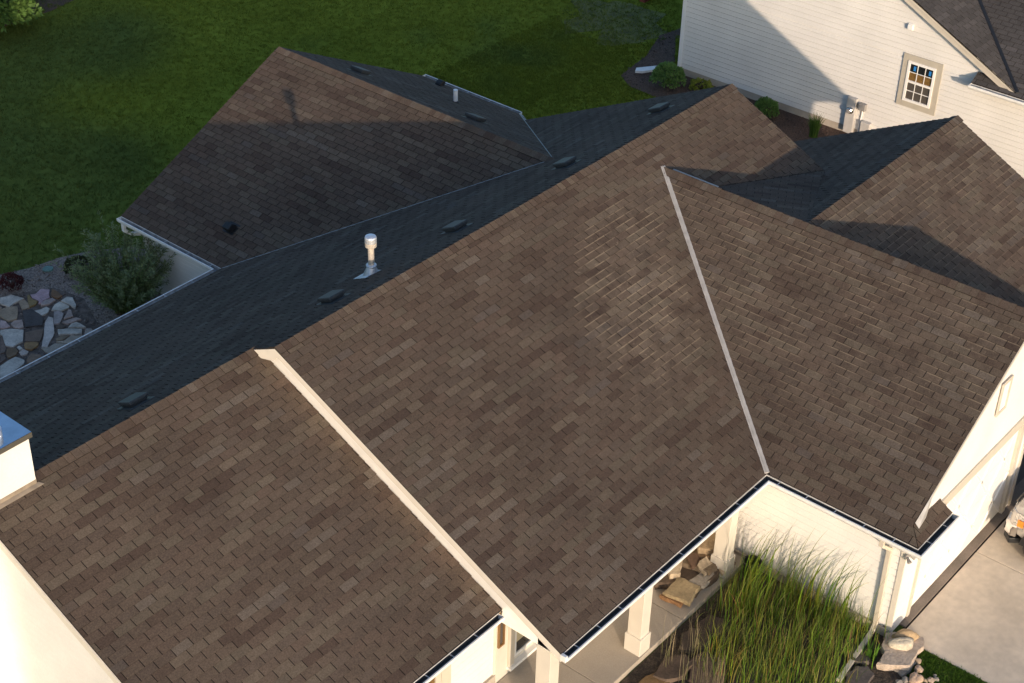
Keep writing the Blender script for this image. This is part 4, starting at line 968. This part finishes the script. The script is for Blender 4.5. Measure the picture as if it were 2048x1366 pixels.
# ------------------------------------------------------------------ flagstone patio
pt_ = bpy.data.objects.new("patio", None); COL.objects.link(pt_); pt_['kind'] = 'structure'; WL[pt_.name] = V((0, 0, 0))
mbp = MB(); mbp.prism(polyz([(2.3, 12.25), (3.45, 11.6), (3.62, 10.7), (3.2, 9.7), (3.3, 8.6), (-1, 6.9), (-1, 11.2), (1.4, 12.6)], .012), (0, 0, .006)); part("patio_bedding", mbp, MT['patiosand'], pt_)
FLAG = [
    [(2.33,12.12),(2.45,12.05),(2.56,12.05),(2.62,11.87),(2.68,11.69),(2.40,11.67),(2.22,11.63),(2.19,11.81),(2.18,11.92)],
    [(2.49,11.65),(2.66,11.64),(2.62,11.47),(2.53,11.27),(2.35,11.32)],
    [(2.88,11.73),(2.97,11.65),(3.19,11.73),(3.31,11.56),(3.18,11.42),(3.10,11.28),(2.91,11.28),(2.82,11.21),(2.77,11.27),(2.85,11.35),(2.81,11.55)],
    [(2.80,11.73),(2.85,11.72),(2.78,11.54),(2.81,11.36),(2.71,11.27),(2.54,11.29),(2.66,11.53)],
    [(3.35,11.52),(3.37,11.38),(3.33,11.12),(3.20,11.10),(3.15,11.29)],
    [(2.93,11.27),(3.12,11.21),(3.11,11.09),(2.93,11.05),(2.74,11.16)],
    [(3.17,10.97),(3.37,11.00),(3.45,10.89),(3.29,10.55),(3.21,10.47),(3.20,10.66)],
    [(2.80,10.82),(2.99,10.96),(3.15,10.96),(3.18,10.67),(3.13,10.60),(2.94,10.62)],
    [(2.02,11.71),(2.27,11.64),(2.38,11.51),(2.05,11.10),(1.86,11.17),(1.86,11.48)],
    [(2.34,11.30),(2.52,11.18),(2.48,10.91),(2.47,10.68),(2.27,10.46),(1.95,10.67)],
    [(2.51,11.09),(2.65,11.01),(2.80,11.02),(2.81,10.91),(2.69,10.79),(2.50,10.79)],
    [(2.81,10.75),(2.91,10.64),(2.89,10.49),(2.58,10.24),(2.48,10.29)],
    [(2.75,10.32),(3.07,10.56),(3.10,10.50),(2.96,10.24)],
    [(2.63,10.24),(2.97,10.16),(3.03,10.01),(2.86,10.05),(2.69,10.07)],
    [(2.59,9.94),(2.74,10.01),(2.86,9.99),(2.88,9.85),(2.87,9.66)],
    [(2.39,10.07),(2.57,9.91),(2.77,9.66),(2.64,9.51),(2.27,9.89)],
    [(2.78,9.58),(2.85,9.62),(2.93,9.55),(2.90,9.44),(2.74,9.40),(2.67,9.46)],
    [(2.42,10.54),(2.59,10.66),(2.63,10.53),(2.38,10.19),(2.27,10.02),(2.07,9.86),(1.81,9.67),(1.73,9.78),(2.05,10.12),(2.30,10.42)],
    [(1.84,11.06),(1.98,11.09),(2.10,11.00),(1.95,10.72),(1.85,10.74),(1.79,10.90)],
    [(1.77,11.34),(1.82,11.22),(1.76,10.96),(1.64,10.99),(1.57,11.07)],
    [(1.53,11.00),(1.71,10.88),(1.87,10.62),(1.59,10.24),(1.31,10.24),(1.22,10.39),(1.42,10.78),(1.42,10.87)],
    [(1.82,10.49),(2.06,10.39),(2.18,10.30),(2.03,10.14),(1.82,9.95),(1.60,10.20)],
    [(1.56,10.17),(1.74,10.02),(1.78,9.93),(1.69,9.85),(1.50,9.83),(1.45,9.98)],
    [(1.36,10.16),(1.43,10.18),(1.42,10.03),(1.33,10.02)],
    [(1.27,9.97),(1.41,10.00),(1.43,9.83),(1.35,9.78),(1.23,9.82)],
    [(1.18,10.26),(1.32,10.17),(1.29,10.01),(1.17,9.93),(0.98,9.94),(1.02,10.09)],
    [(0.68,9.84),(0.88,9.86),(1.11,9.88),(1.17,9.62),(1.07,9.51),(0.64,9.44),(0.36,9.40)],
    [(1.38,10.79),(1.39,10.73),(1.18,10.31),(1.06,10.18),(0.95,10.22)],
    [(1.69,9.74),(1.85,9.63),(2.01,9.66),(2.17,9.45),(2.12,9.37),(1.69,9.36),(1.66,9.55)],
    [(2.07,9.69),(2.22,9.60),(2.44,9.65),(2.62,9.47),(2.60,9.43),(2.22,9.42),(2.14,9.52)],
    [(2.13,9.79),(2.30,9.82),(2.42,9.68),(2.24,9.64),(2.11,9.71)],
    [(2.46,10.22),(2.56,10.16),(2.60,10.03),(2.50,10.04),(2.40,10.12)],
    [(2.10,11.82),(2.12,11.77),(2.08,11.73),(2.02,11.72)],
    [(1.20,9.60),(1.42,9.72),(1.53,9.53),(1.50,9.44),(1.20,9.40),(1.14,9.50)],
    [(0.94,10.18),(1.00,10.14),(0.92,9.97),(0.72,9.90)],
    [(0.2,9.3),(0.9,9.38),(1.1,9.1),(0.6,8.8)], [(1.2,9.3),(1.9,9.3),(2.0,8.8),(1.3,8.7)],
]
WHT, TAN, PNK, DRK, RST, GRY = (.40, .40, .40), (.27, .22, .17), (.36, .27, .33), (.055, .05, .055), (.17, .10, .055), (.29, .27, .27)
FC = [WHT, TAN, PNK, (.20, .15, .07), RST, (.33, .29, .30), WHT, (.42, .42, .41), TAN, DRK, WHT, (.30, .28, .30), (.33, .28, .28), (.30, .25, .25), WHT, WHT, GRY, (.44, .42, .43), (.34, .28, .27), (.35, .28, .30), WHT, (.15, .11, .09), (.23, .15, .075), WHT, (.34, .31, .31), (.16, .11, .07), (.40, .40, .40), (.13, .10, .09), (.27, .25, .23), (.30, .27, .24), (.20, .16, .12), (.09, .07, .06), TAN, (.18, .13, .10), (.12, .09, .08), GRY, TAN]
rg = random.Random(41)
def rough_edge(P, rg, n=3, amp=.013):
    Q = []
    for i in range(len(P)):
        a, b_ = V((*P[i], 0)), V((*P[(i + 1) % len(P)], 0))
        for k in range(n):
            q = a.lerp(b_, k / n); e = (b_ - a).length
            Q.append((q.x + rg.uniform(-1, 1) * amp * min(1, e * 4), q.y + rg.uniform(-1, 1) * amp * min(1, e * 4)))
    return Q
for P, c in zip(FLAG, FC):
    cx, cy = sum(q[0] for q in P) / len(P), sum(q[1] for q in P) / len(P)
    Q = [(cx + (x - cx) * .985, cy + (y - cy) * .985) for x, y in rough_edge(P, rg, 2, .012)]
    c = (c[0] * 1.25, c[1] * 1.12, c[2] * .98); b = MB(); h = rg.uniform(.045, .065); b.prism(polyz(Q, .016), (0, 0, h - .016), c); part("flagstone", b, MT['stone'], pt_)

# ================================================================== front bed: tall grass, rocks, stacked slabs
rg = random.Random(51); tg = MB()
CENT = [(5.8, -7.2), (5.8, -8.0), (5.75, -8.6), (5.2, -6.9), (5.6, -7.5), (4.6, -7.2), (5.0, -8.1), (4.3, -8.0), (4.0, -7.2), (3.7, -8.0), (5.75, -8.2), (3.5, -7.3), (4.7, -8.7), (3.9, -8.8), (3.1, -8.2), (5.4, -6.5), (4.9, -6.45)]
GC = [(.145, .245, .026), (.23, .31, .040), (.085, .155, .024), (.31, .28, .09), (.28, .18, .055), (.185, .275, .032)]
WIND = V((.62, -.70, 0))
for i in range(2400):
    cx, cy = rg.choice(CENT); x, y = cx + rg.gauss(0, .36), cy + rg.gauss(0, .34)
    if x > 6.04 or y > -6.12 or y < -9.25 or x < 3.15: continue
    if x > 5.3 and y > -6.9 and rg.random() < .5: continue
    t = rg.choices(range(6), [5, 3, 4, 1.8, .9, 4])[0]; col = GC[t]
    L = rg.uniform(.35, .95) * (1.10 if x < 5 else .85)
    bend = WIND * rg.gauss(.22, .25) + V((rg.gauss(0, .5), rg.gauss(0, .5), 0))
    blade(tg, V((x, y, 0)), bend, L, rg.uniform(.006, .015), tuple(k * rg.uniform(.6, 1.35) for k in col), rg, 6, tip=mix(col, (.40, .36, .16), .45))
for i in range(125):      # the long reeds that stand out against the wall
    x, y = rg.choice([(5.55, -6.5), (5.3, -6.75), (5.75, -7.2), (5.6, -7.7), (5.75, -8.1), (5.0, -6.8)]); x += rg.gauss(0, .14); y += rg.gauss(0, .2)
    if x > 6.0 or y > -6.1: continue
    col = GC[rg.choice([0, 0, 2, 2, 5, 1])]
    bend = WIND * abs(rg.gauss(.75, .45)) + V((rg.gauss(0, .18), rg.gauss(0, .18), 0))
    blade(tg, V((x, y, 0)), bend, rg.uniform(1.0, 1.9), rg.uniform(.015, .027), tuple(k * rg.uniform(.55, 1.05) for k in col), rg, 9, tip=mix(col, (.2, .2, .06), .4))
solo("tall_grass", tg, MT['grass'], "mass of tall green reed like grass leaning against the cream wing wall", "grass", kind='stuff')
fg = MB()
for i in range(75):
    cx, cy = rg.choice([(3.05, -6.35), (2.75, -6.9), (3.5, -6.6), (2.5, -7.6), (3.0, -7.3)]); x, y = cx + rg.gauss(0, .15), cy + rg.gauss(0, .12)
    if y > -6.05: continue
    blade(fg, V((x, y, 0)), V((rg.gauss(.15, .2), rg.gauss(0, .2), 0)), rg.uniform(.5, 1.05), .006, mix((.13, .17, .05), (.42, .34, .22), rg.random()), rg, 5, tip=(.5, .42, .3))
solo("wispy_grass", fg, MT['grass'], "thin pale wispy grass stalks in front of the second porch column", "grass", kind='stuff')
for (x, y, L, n, s) in ((2.55, -6.2, .16, 40, 61), (4.35, -6.2, .18, 60, 62), (3.4, -6.12, .2, 60, 63)):
    pass

def slab(P, z0, h, col, rg, name, label, cat, group=None, tilt=(0, 0), n=3, amp=.02, taper=.95):
    """an irregular flat stone: ragged outline, slightly narrower top, tilted"""
    cx, cy = sum(q[0] for q in P) / len(P), sum(q[1] for q in P) / len(P)
    Q = rough_edge(P, rg, n, amp); b = MB(); m_ = len(Q)
    zt = lambda x, y: tilt[0] * (x - cx) + tilt[1] * (y - cy)
    lay = []
    for (s, dz) in ((.97, 0), (1.0, .35), (.985, .75), (taper, 1.0)):
        lay.append([(cx + (x - cx) * s + rg.uniform(-1, 1) * amp * .4, cy + (y - cy) * s + rg.uniform(-1, 1) * amp * .4, z0 + h * dz + zt(x, y)) for x, y in Q])
    A = sum(Q[i][0] * Q[(i + 1) % m_][1] - Q[(i + 1) % m_][0] * Q[i][1] for i in range(m_))
    F = [(i, (i + 1) % m_, m_ + (i + 1) % m_, m_ + i) for i in range(m_)]
    F = [tuple(k + l * m_ for k in f) for l in range(3) for f in F] + [tuple(range(3 * m_, 4 * m_)), tuple(range(m_))[::-1]]
    if A < 0: F = [f[::-1] for f in F]
    b.faces([q for l in lay for q in l], F, col)
    return solo(name, b, MT['stone'], label, cat, group, base=(cx, cy, z0))
def boulder(c, r, col, rg, name, label, cat, group=None, sq=(1, 1, .7), rz=0):
    c = V(c); b = MB(); nu, nv = 14, 9; P = []; ph = [rg.uniform(0, 6) for _ in range(6)]
    for j in range(nv + 1):
        th = math.pi * j / nv
        for i in range(nu):
            a = 2 * math.pi * i / nu; d = V((math.sin(th) * math.cos(a), math.sin(th) * math.sin(a), math.cos(th)))
            k = 1 + .10 * math.sin(2.3 * d.x * 2 + ph[0]) + .10 * math.sin(3.1 * d.y * 2 + ph[1]) + .08 * math.sin(4 * d.z + ph[2]) + .05 * math.sin(5 * d.x * d.y * 3 + ph[3])
            d = V((d.x * sq[0], d.y * sq[1], d.z * sq[2])) * r * k
            d = V((d.x * math.cos(rz) - d.y * math.sin(rz), d.x * math.sin(rz) + d.y * math.cos(rz), d.z)); P.append(c + d)
    F = [(j * nu + i, (j + 1) * nu + i, (j + 1) * nu + (i + 1) % nu, j * nu + (i + 1) % nu) for j in range(nv) for i in range(nu)]
    b.faces(P, F, col); zb = min(q.z for q in P)
    return solo(name, b, MT['stone'], label, cat, group, base=(c.x, c.y, zb), smooth=True)
rg = random.Random(61)
SAND, BUFF, GRYS, RUST, BRN = (.36, .28, .165), (.46, .37, .26), (.36, .32, .27), (.24, .13, .06), (.17, .12, .085)
PG = "stone slabs stacked on the porch"
slab([(4.70, -5.38), (4.74, -5.86), (4.28, -5.93), (4.20, -5.40)], .20, .10, SAND, rg, "stone_slab", "big square sandy slab lying lowest and nearest the column in the porch stone stack", "stone", PG, tilt=(.10, -.03), n=4, amp=.03)
slab([(4.52, -5.4), (4.6, -5.75), (4.2, -5.8), (4.15, -5.35)], .12, .08, RUST, rg, "stone_slab", "rusty edged slab under the big square sandy slab on the porch", "stone", PG)
slab([(4.95, -5.02), (4.75, -5.05), (4.55, -5.30), (4.72, -5.42), (5.0, -5.25)], .30, .13, BUFF, rg, "stone_slab", "small banded buff block between the big square slab and the gutter", "stone", PG, tilt=(.1, .1))
slab([(5.9, -5.30), (5.94, -5.70), (5.72, -5.78), (5.35, -5.35), (5.5, -5.2)], .42, .13, (.34, .25, .155), rg, "stone_slab", "long rounded tan slab on top of the porch stack against the wing pilaster", "stone", PG, tilt=(.08, .12))
slab([(5.75, -5.25), (5.8, -5.6), (5.5, -5.65), (5.2, -5.3), (5.35, -5.1)], .30, .10, (.23, .16, .095), rg, "stone_slab", "brown slab just below the long rounded tan slab", "stone", PG)
slab([(5.35, -5.35), (5.30, -5.62), (4.98, -5.50), (5.08, -5.26)], .36, .06, (.095, .055, .035), rg, "stone_slab", "dark red brown triangular stone tilted in the middle of the porch stack", "stone", PG, tilt=(-.1, .55))
slab([(5.40, -5.52), (5.34, -5.82), (5.03, -5.76), (5.10, -5.52)], .30, .07, BUFF, rg, "stone_slab", "pale wedge shaped stone right of the dark red brown triangle", "stone", PG, tilt=(.05, .35))
slab([(5.20, -5.62), (5.25, -5.88), (4.80, -5.90), (4.72, -5.62)], .22, .07, GRYS, rg, "stone_slab", "flat grey slab reaching to the porch edge beside the big square one", "stone", PG, tilt=(.0, .1))
slab([(5.05, -5.40), (5.1, -5.65), (4.62, -5.75), (4.62, -5.45)], .18, .06, (.30, .25, .19), rg, "stone_slab", "thin curved slab sandwiched behind the big square sandy slab", "stone", PG)
for k, (x, y, z, col, lb) in enumerate(((5.45, -5.15, .38, BUFF, "small pale block under the gutter near the brown slab"), (5.62, -5.75, .33, GRYS, "thin grey flake beneath the long rounded slab's lower end"), (5.48, -5.86, .26, BUFF, "thin buff flake at the porch edge near the wing pilaster"), (5.30, -5.12, .28, RUST, "rusty chunk deepest under the gutter in the porch stack"), (5.66, -5.84, .22, BRN, "lowest brown flake by the wing pilaster foot"))):
    s = .15; slab([(x - s, y - s * .6), (x + s * .9, y - s * .8), (x + s, y + s * .5), (x - s * .4, y + s * .8)], z, .06, col, rg, "stone_slab", lb, "stone", PG, tilt=(rg.uniform(-.2, .2), rg.uniform(-.2, .2)))
slab([(4.3, -5.15), (5.9, -5.1), (5.92, -5.86), (4.6, -5.88)], .12, .16, (.115, .08, .055), rg, "stone_slab", "broad dark rubble slab under the whole porch stone stack", "stone", PG, n=6, amp=.05)
slab([(5.0, -5.2), (5.85, -5.15), (5.88, -5.75), (5.1, -5.8)], .27, .09, (.20, .15, .10), rg, "stone_slab", "wide brown slab hidden low in the porch stack next to the wing wall", "stone", PG, n=6, amp=.05)
# coiled hose on the pile
b = MB()
for k in range(3):
    b.tube([(5.80 + .17 * math.cos(a * .35), -5.12 + .13 * math.sin(a * .35), .56 + .025 * k + .01 * math.sin(a)) for a in range(19)], .014, 7)
solo("garden_hose", b, MT['valley'], "coiled pale hose behind the topmost porch stone by the wing wall", "hose", base=(5.8, -5.12, .55))
b = MB(); b.lathe((5.98, -6.2, 0), [(.13, 0), (.17, .26), (.185, .27), (.185, .30), (.16, .30), (.12, .04)], 14); solo("plant_pot", b, MT['black'], "black plastic pot in grass at the wing wall's inner corner", "pot", base=(5.98, -6.2, 0))
# dark flat rocks in the bed
for (x, y, r, col, lb) in ((2.35, -6.55, .42, (.20, .12, .05), "rusty flat rock at the bottom edge in front of the porch corner"), (2.95, -6.55, .40, (.10, .07, .05), "dark flat rock just below the second porch column"), (3.25, -7.05, .45, (.085, .06, .045), "dark rock half under the grass left of the bed"), (3.75, -6.45, .38, (.075, .055, .04), "dark rock against the porch edge between column and slab"), (4.25, -6.5, .36, (.07, .05, .04), "shaded rock at the porch edge below the big square slab"), (2.6, -7.3, .42, (.09, .065, .05), "brown rock at the bottom edge left of the grass"), (4.9, -9.15, .33, (.11, .09, .08), "dark rock under the downspout extension"), (5.4, -8.85, .26, (.10, .085, .07), "grey brown rock between downspout extension and wing wall"), (3.55, -7.6, .35, (.08, .06, .045), "dark rock among the grass stems near the bottom edge")):
    P = blob(x, y, r, r * .75, 7, rg, .18); slab(P, 0.0, rg.uniform(.07, .13), col, rg, "flat_rock", lb, "rock", "dark rocks in the grass bed", tilt=(rg.uniform(-.12, .12), rg.uniform(-.12, .12)), n=2, amp=.03)
# slab boulder with two stones on it, cobbles
slab([(6.02, -8.97), (6.25, -9.05), (6.47, -9.58), (6.08, -9.68), (5.62, -9.70), (5.28, -9.27), (5.55, -9.20), (5.78, -9.08)], .02, .14, (.44, .36, .29), rg, "boulder_slab", "large ragged pinkish slab of stone beside the driveway corner", "stone", n=3, amp=.035)
slab([(5.5, -9.3), (6.1, -9.3), (6.0, -9.74), (5.45, -9.72)], .0, .06, (.27, .24, .20), rg, "boulder_slab", "grey slab showing just below the large ragged pinkish slab", "stone", n=3, amp=.03)
boulder((5.98, -9.36, .22), .26, (.50, .45, .36), rg, "boulder", "pale oblong stone lying in front on the ragged slab", "stone", sq=(1.05, .45, .36), rz=-.85)
boulder((6.20, -9.33, .23), .24, (.40, .29, .17), rg, "boulder", "tan knobbly stone lying behind on the ragged slab", "stone", sq=(1.0, .55, .42), rz=-.9)
CB = [(5.78, -9.83, .085, (.42, .32, .25), "pinkish cobble right below the ragged slab"), (5.50, -9.92, .14, (.46, .33, .24), "largest pink rounded cobble at the bottom edge"), (5.28, -9.72, .07, (.27, .25, .22), "grey cobble left of the largest pink one"), (5.39, -9.78, .075, (.31, .28, .24), "pale grey cobble touching the largest pink one"), (5.70, -10.12, .07, (.46, .36, .28), "rosy cobble right of the largest pink one"), (5.78, -10.18, .05, (.40, .36, .30), "small pale cobble nearest the driveway lawn"), (5.95, -9.72, .075, (.36, .28, .20), "tan cobble tucked under the ragged slab's right side"), (5.20, -9.80, .06, (.33, .26, .19), "tan cobble at the bottom left of the cobbles"), (5.62, -10.05, .05, (.38, .30, .20), "small buff cobble behind the rosy one"), (5.52, -10.16, .05, (.3, .27, .23), "tiny grey cobble at the bottom edge"), (5.05, -9.95, .06, (.36, .3, .24), "cream cobble lowest at the bottom edge"), (5.85, -10.12, .04, (.40, .35, .3), "tiny cream cobble in the grass edge"), (5.28, -9.92, .065, (.37, .3, .23), "buff cobble below the grey one")]
for (x, y, r, col, lb) in CB: boulder((x, y, r * .55), r, col, rg, "cobble", lb, "stone", "cobbles beside the ragged slab", sq=(1, .85, .7), rz=rg.uniform(0, 3))

# ================================================================== pickup truck nosed up to the garage (its own axes: +y forward)
tr = root("pickup_truck", (10.64, -9.40, 0.022), "silver pickup truck parked nose first before the garage door", "truck")
WL[tr.name] = V((0, 0, 0))
def loft(secs, mb, col=(1, 1, 1)):
    n = len(secs[0]); P = [q for s_ in secs for q in s_]
    F = [(k * n + i, k * n + (i + 1) % n, (k + 1) * n + (i + 1) % n, (k + 1) * n + i) for k in range(len(secs) - 1) for i in range(n)]
    F += [tuple(range(n))[::-1], tuple(range((len(secs) - 1) * n, len(secs) * n))]
    a = V(P[1]) - V(P[0])
    mb.faces(P, F, col)
def sec(y, hw, z0, z1, r=.08, shoulder=None, tw=None):
    """rounded body section at y: half width hw, from z0 to z1, optional shoulder pulled in to tw at the top"""
    tw = tw if tw is not None else hw - r
    sh = shoulder if shoulder is not None else z1 - r
    R_ = [(hw - .05, z0), (hw, z0 + .06), (hw + .01, (z0 + sh) / 2), (hw - .01, sh), (tw, z1), (0, z1 + .015)]
    return [(x, y, z) for x, z in R_] + [(-x, y, z) for x, z in R_[::-1][1:]]
b = MB()
loft([sec(-.10, .84, .62, .98, tw=.72), sec(-.16, .93, .56, 1.06, tw=.78), sec(-.42, .98, .50, 1.12, tw=.80), sec(-.85, 1.0, .50, 1.17, tw=.83), sec(-1.35, 1.0, .42, 1.20, tw=.85), sec(-2.3, 1.0, .40, 1.20, tw=.88), sec(-4.0, 1.0, .42, 1.20, tw=.9), sec(-5.55, .99, .48, 1.20, tw=.92), sec(-5.75, .95, .55, 1.16, tw=.9)][::-1], b)
body = part("body", b, MT['silver'], tr, smooth=False, bevel=.02)
b = MB()
for sx in (-1, 1):
    for yc in (-.90, -4.55):
        P = [(sx * .93, yc + .47 * math.cos(a), .40 + .50 * math.sin(a)) for a in [math.pi * k / 12 for k in range(13)]]
        b.prism(P, (sx * .09, 0, 0))
part("wheel_arch", b, MT['black'], body)
b = MB(); loft([[(s * .78, -1.55, 1.18) for s in (1, -1)] + [(-.66, -1.75, 1.28), (.66, -1.75, 1.28)][::1], [(s * .80, -1.9, 1.19) for s in (1, -1)] + [(-.70, -2.35, 1.80), (.70, -2.35, 1.80)], [(s * .84, -2.9, 1.19) for s in (1, -1)] + [(-.72, -2.75, 1.92), (.72, -2.75, 1.92)], [(s * .84, -3.8, 1.19) for s in (1, -1)] + [(-.72, -3.6, 1.92), (.72, -3.6, 1.92)], [(s * .82, -4.02, 1.19) for s in (1, -1)] + [(-.70, -3.85, 1.86), (.70, -3.85, 1.86)]][::-1], b)
part("cab", b, MT['silver'], tr, bevel=.05)
b = MB(); b.prism([(-.66, -1.80, 1.30), (.66, -1.80, 1.30), (.62, -2.34, 1.79), (-.62, -2.34, 1.79)], (0, .03, .03)); part("windscreen", b, MT['glass'], tr)
b = MB()
for sx in (-1, 1): b.prism([(sx * .80, -2.0, 1.28), (sx * .81, -3.65, 1.28), (sx * .745, -3.55, 1.78), (sx * .745, -2.5, 1.78)], (sx * .04, 0, .012))
part("side_window", b, MT['glass'], tr)
b = MB(); b.box(-.84, .84, -5.6, -4.15, 1.205, 1.222); part("bed_floor", b, MT['black'], tr)
# bumper with end caps, grille, lamps
b = MB()
for sx in (-1, 1):
    b.prism([(sx * .55, .02, .42), (sx * .84, -.03, .44), (sx * 1.0, -.20, .48), (sx * 1.02, -.34, .52), (sx * .9, -.34, .52), (sx * .5, -.2, .42)], (0, 0, .26))
b.prism([(-.56, .02, .42), (.56, .02, .42), (.56, -.18, .42), (-.56, -.18, .42)], (0, 0, .26))
part("bumper", b, MT['chrome'], tr, bevel=.025)
b = MB(); b.prism([(-1.0, -.22, .30), (-.8, -.04, .28), (.8, -.04, .28), (1.0, -.22, .30), (.9, -.4, .32), (-.9, -.4, .32)], (0, 0, .13)); part("air_dam", b, MT['black'], tr, bevel=.02)
b = MB()
for sx in (-1, 1): b.prism([(sx * .66, .005, .50), (sx * .86, -.05, .50), (sx * .86, -.05, .62), (sx * .66, .005, .62)], (0, .02, 0))
part("fog_lamp", b, MT['black'], tr)
gr_ = part("grille", bx((0, -.10, 0), (1, 0, 0), (0, 1, 0), -.56, .56, .70, 1.02, -.04, .03), MT['black'], tr, bevel=.02)
b = MB()
for k in range(4): b.box(-.56, .56, -.07, -.05, .72 + k * .085, .75 + k * .085)
part("grille_bar", b, MT['chrome'], gr_)
for sx in (-1, 1):
    b = MB(); b.prism([(sx * .58, -.06, .72), (sx * .86, -.10, .72), (sx * 1.0, -.30, .74), (sx * 1.01, -.52, .80), (sx * .99, -.52, 1.0), (sx * .93, -.24, 1.02), (sx * .58, -.08, 1.02)], (0, -.03, 0)) if False else None
    pts = [(.57, -.055), (.84, -.10), (.965, -.22), (1.018, -.44)]
    P = [(sx * x, y, .72) for x, y in pts] + [(sx * (x - .02), y - .02, 1.0 + .02 * i) for i, (x, y) in list(enumerate(pts))[::-1]]
    for i in range(3):
        q = [P[i], P[i + 1], P[6 - i], P[7 - i]]; b.prism(q, (V(q[1]) - V(q[0])).cross(V(q[3]) - V(q[0])).normalized() * .015 * sx)
    hl = part("headlight", b, MT['lens'], tr)
    b = MB(); b.prism([(sx * .985, -.30, .78), (sx * 1.022, -.43, .80), (sx * 1.018, -.43, .94), (sx * .975, -.30, .92)], (sx * .012, 0, 0)); part("turn_lamp", b, MT['amber'], hl)
for sx in (-1, 1):
    for yc in (-.90, -4.55):
        b = MB(); b.lathe((sx * .76, yc, .40), [(.26, 0), (.37, .02), (.40, .06), (.40, .20), (.37, .24), (.27, .25), (.25, .22)], 28, axis=(sx, 0, 0)); wh = part("wheel", b, MT['rubber'], tr, smooth=False)
        b = MB(); b.lathe((sx * .93, yc, .40), [(.25, 0), (.25, .06), (.20, .03), (.06, .05), (.04, .07)], 20, axis=(sx, 0, 0)); part("rim", b, MT['chrome'], wh)
    b = MB(); b.obox((sx * .90, -2.05, 1.22), (sx * .26, 0, 0), (0, -.10, 0), (0, 0, .24)); part("mirror", b, MT['black'], tr, bevel=.03)
WL[tr.name] = V((0, 0, 0))
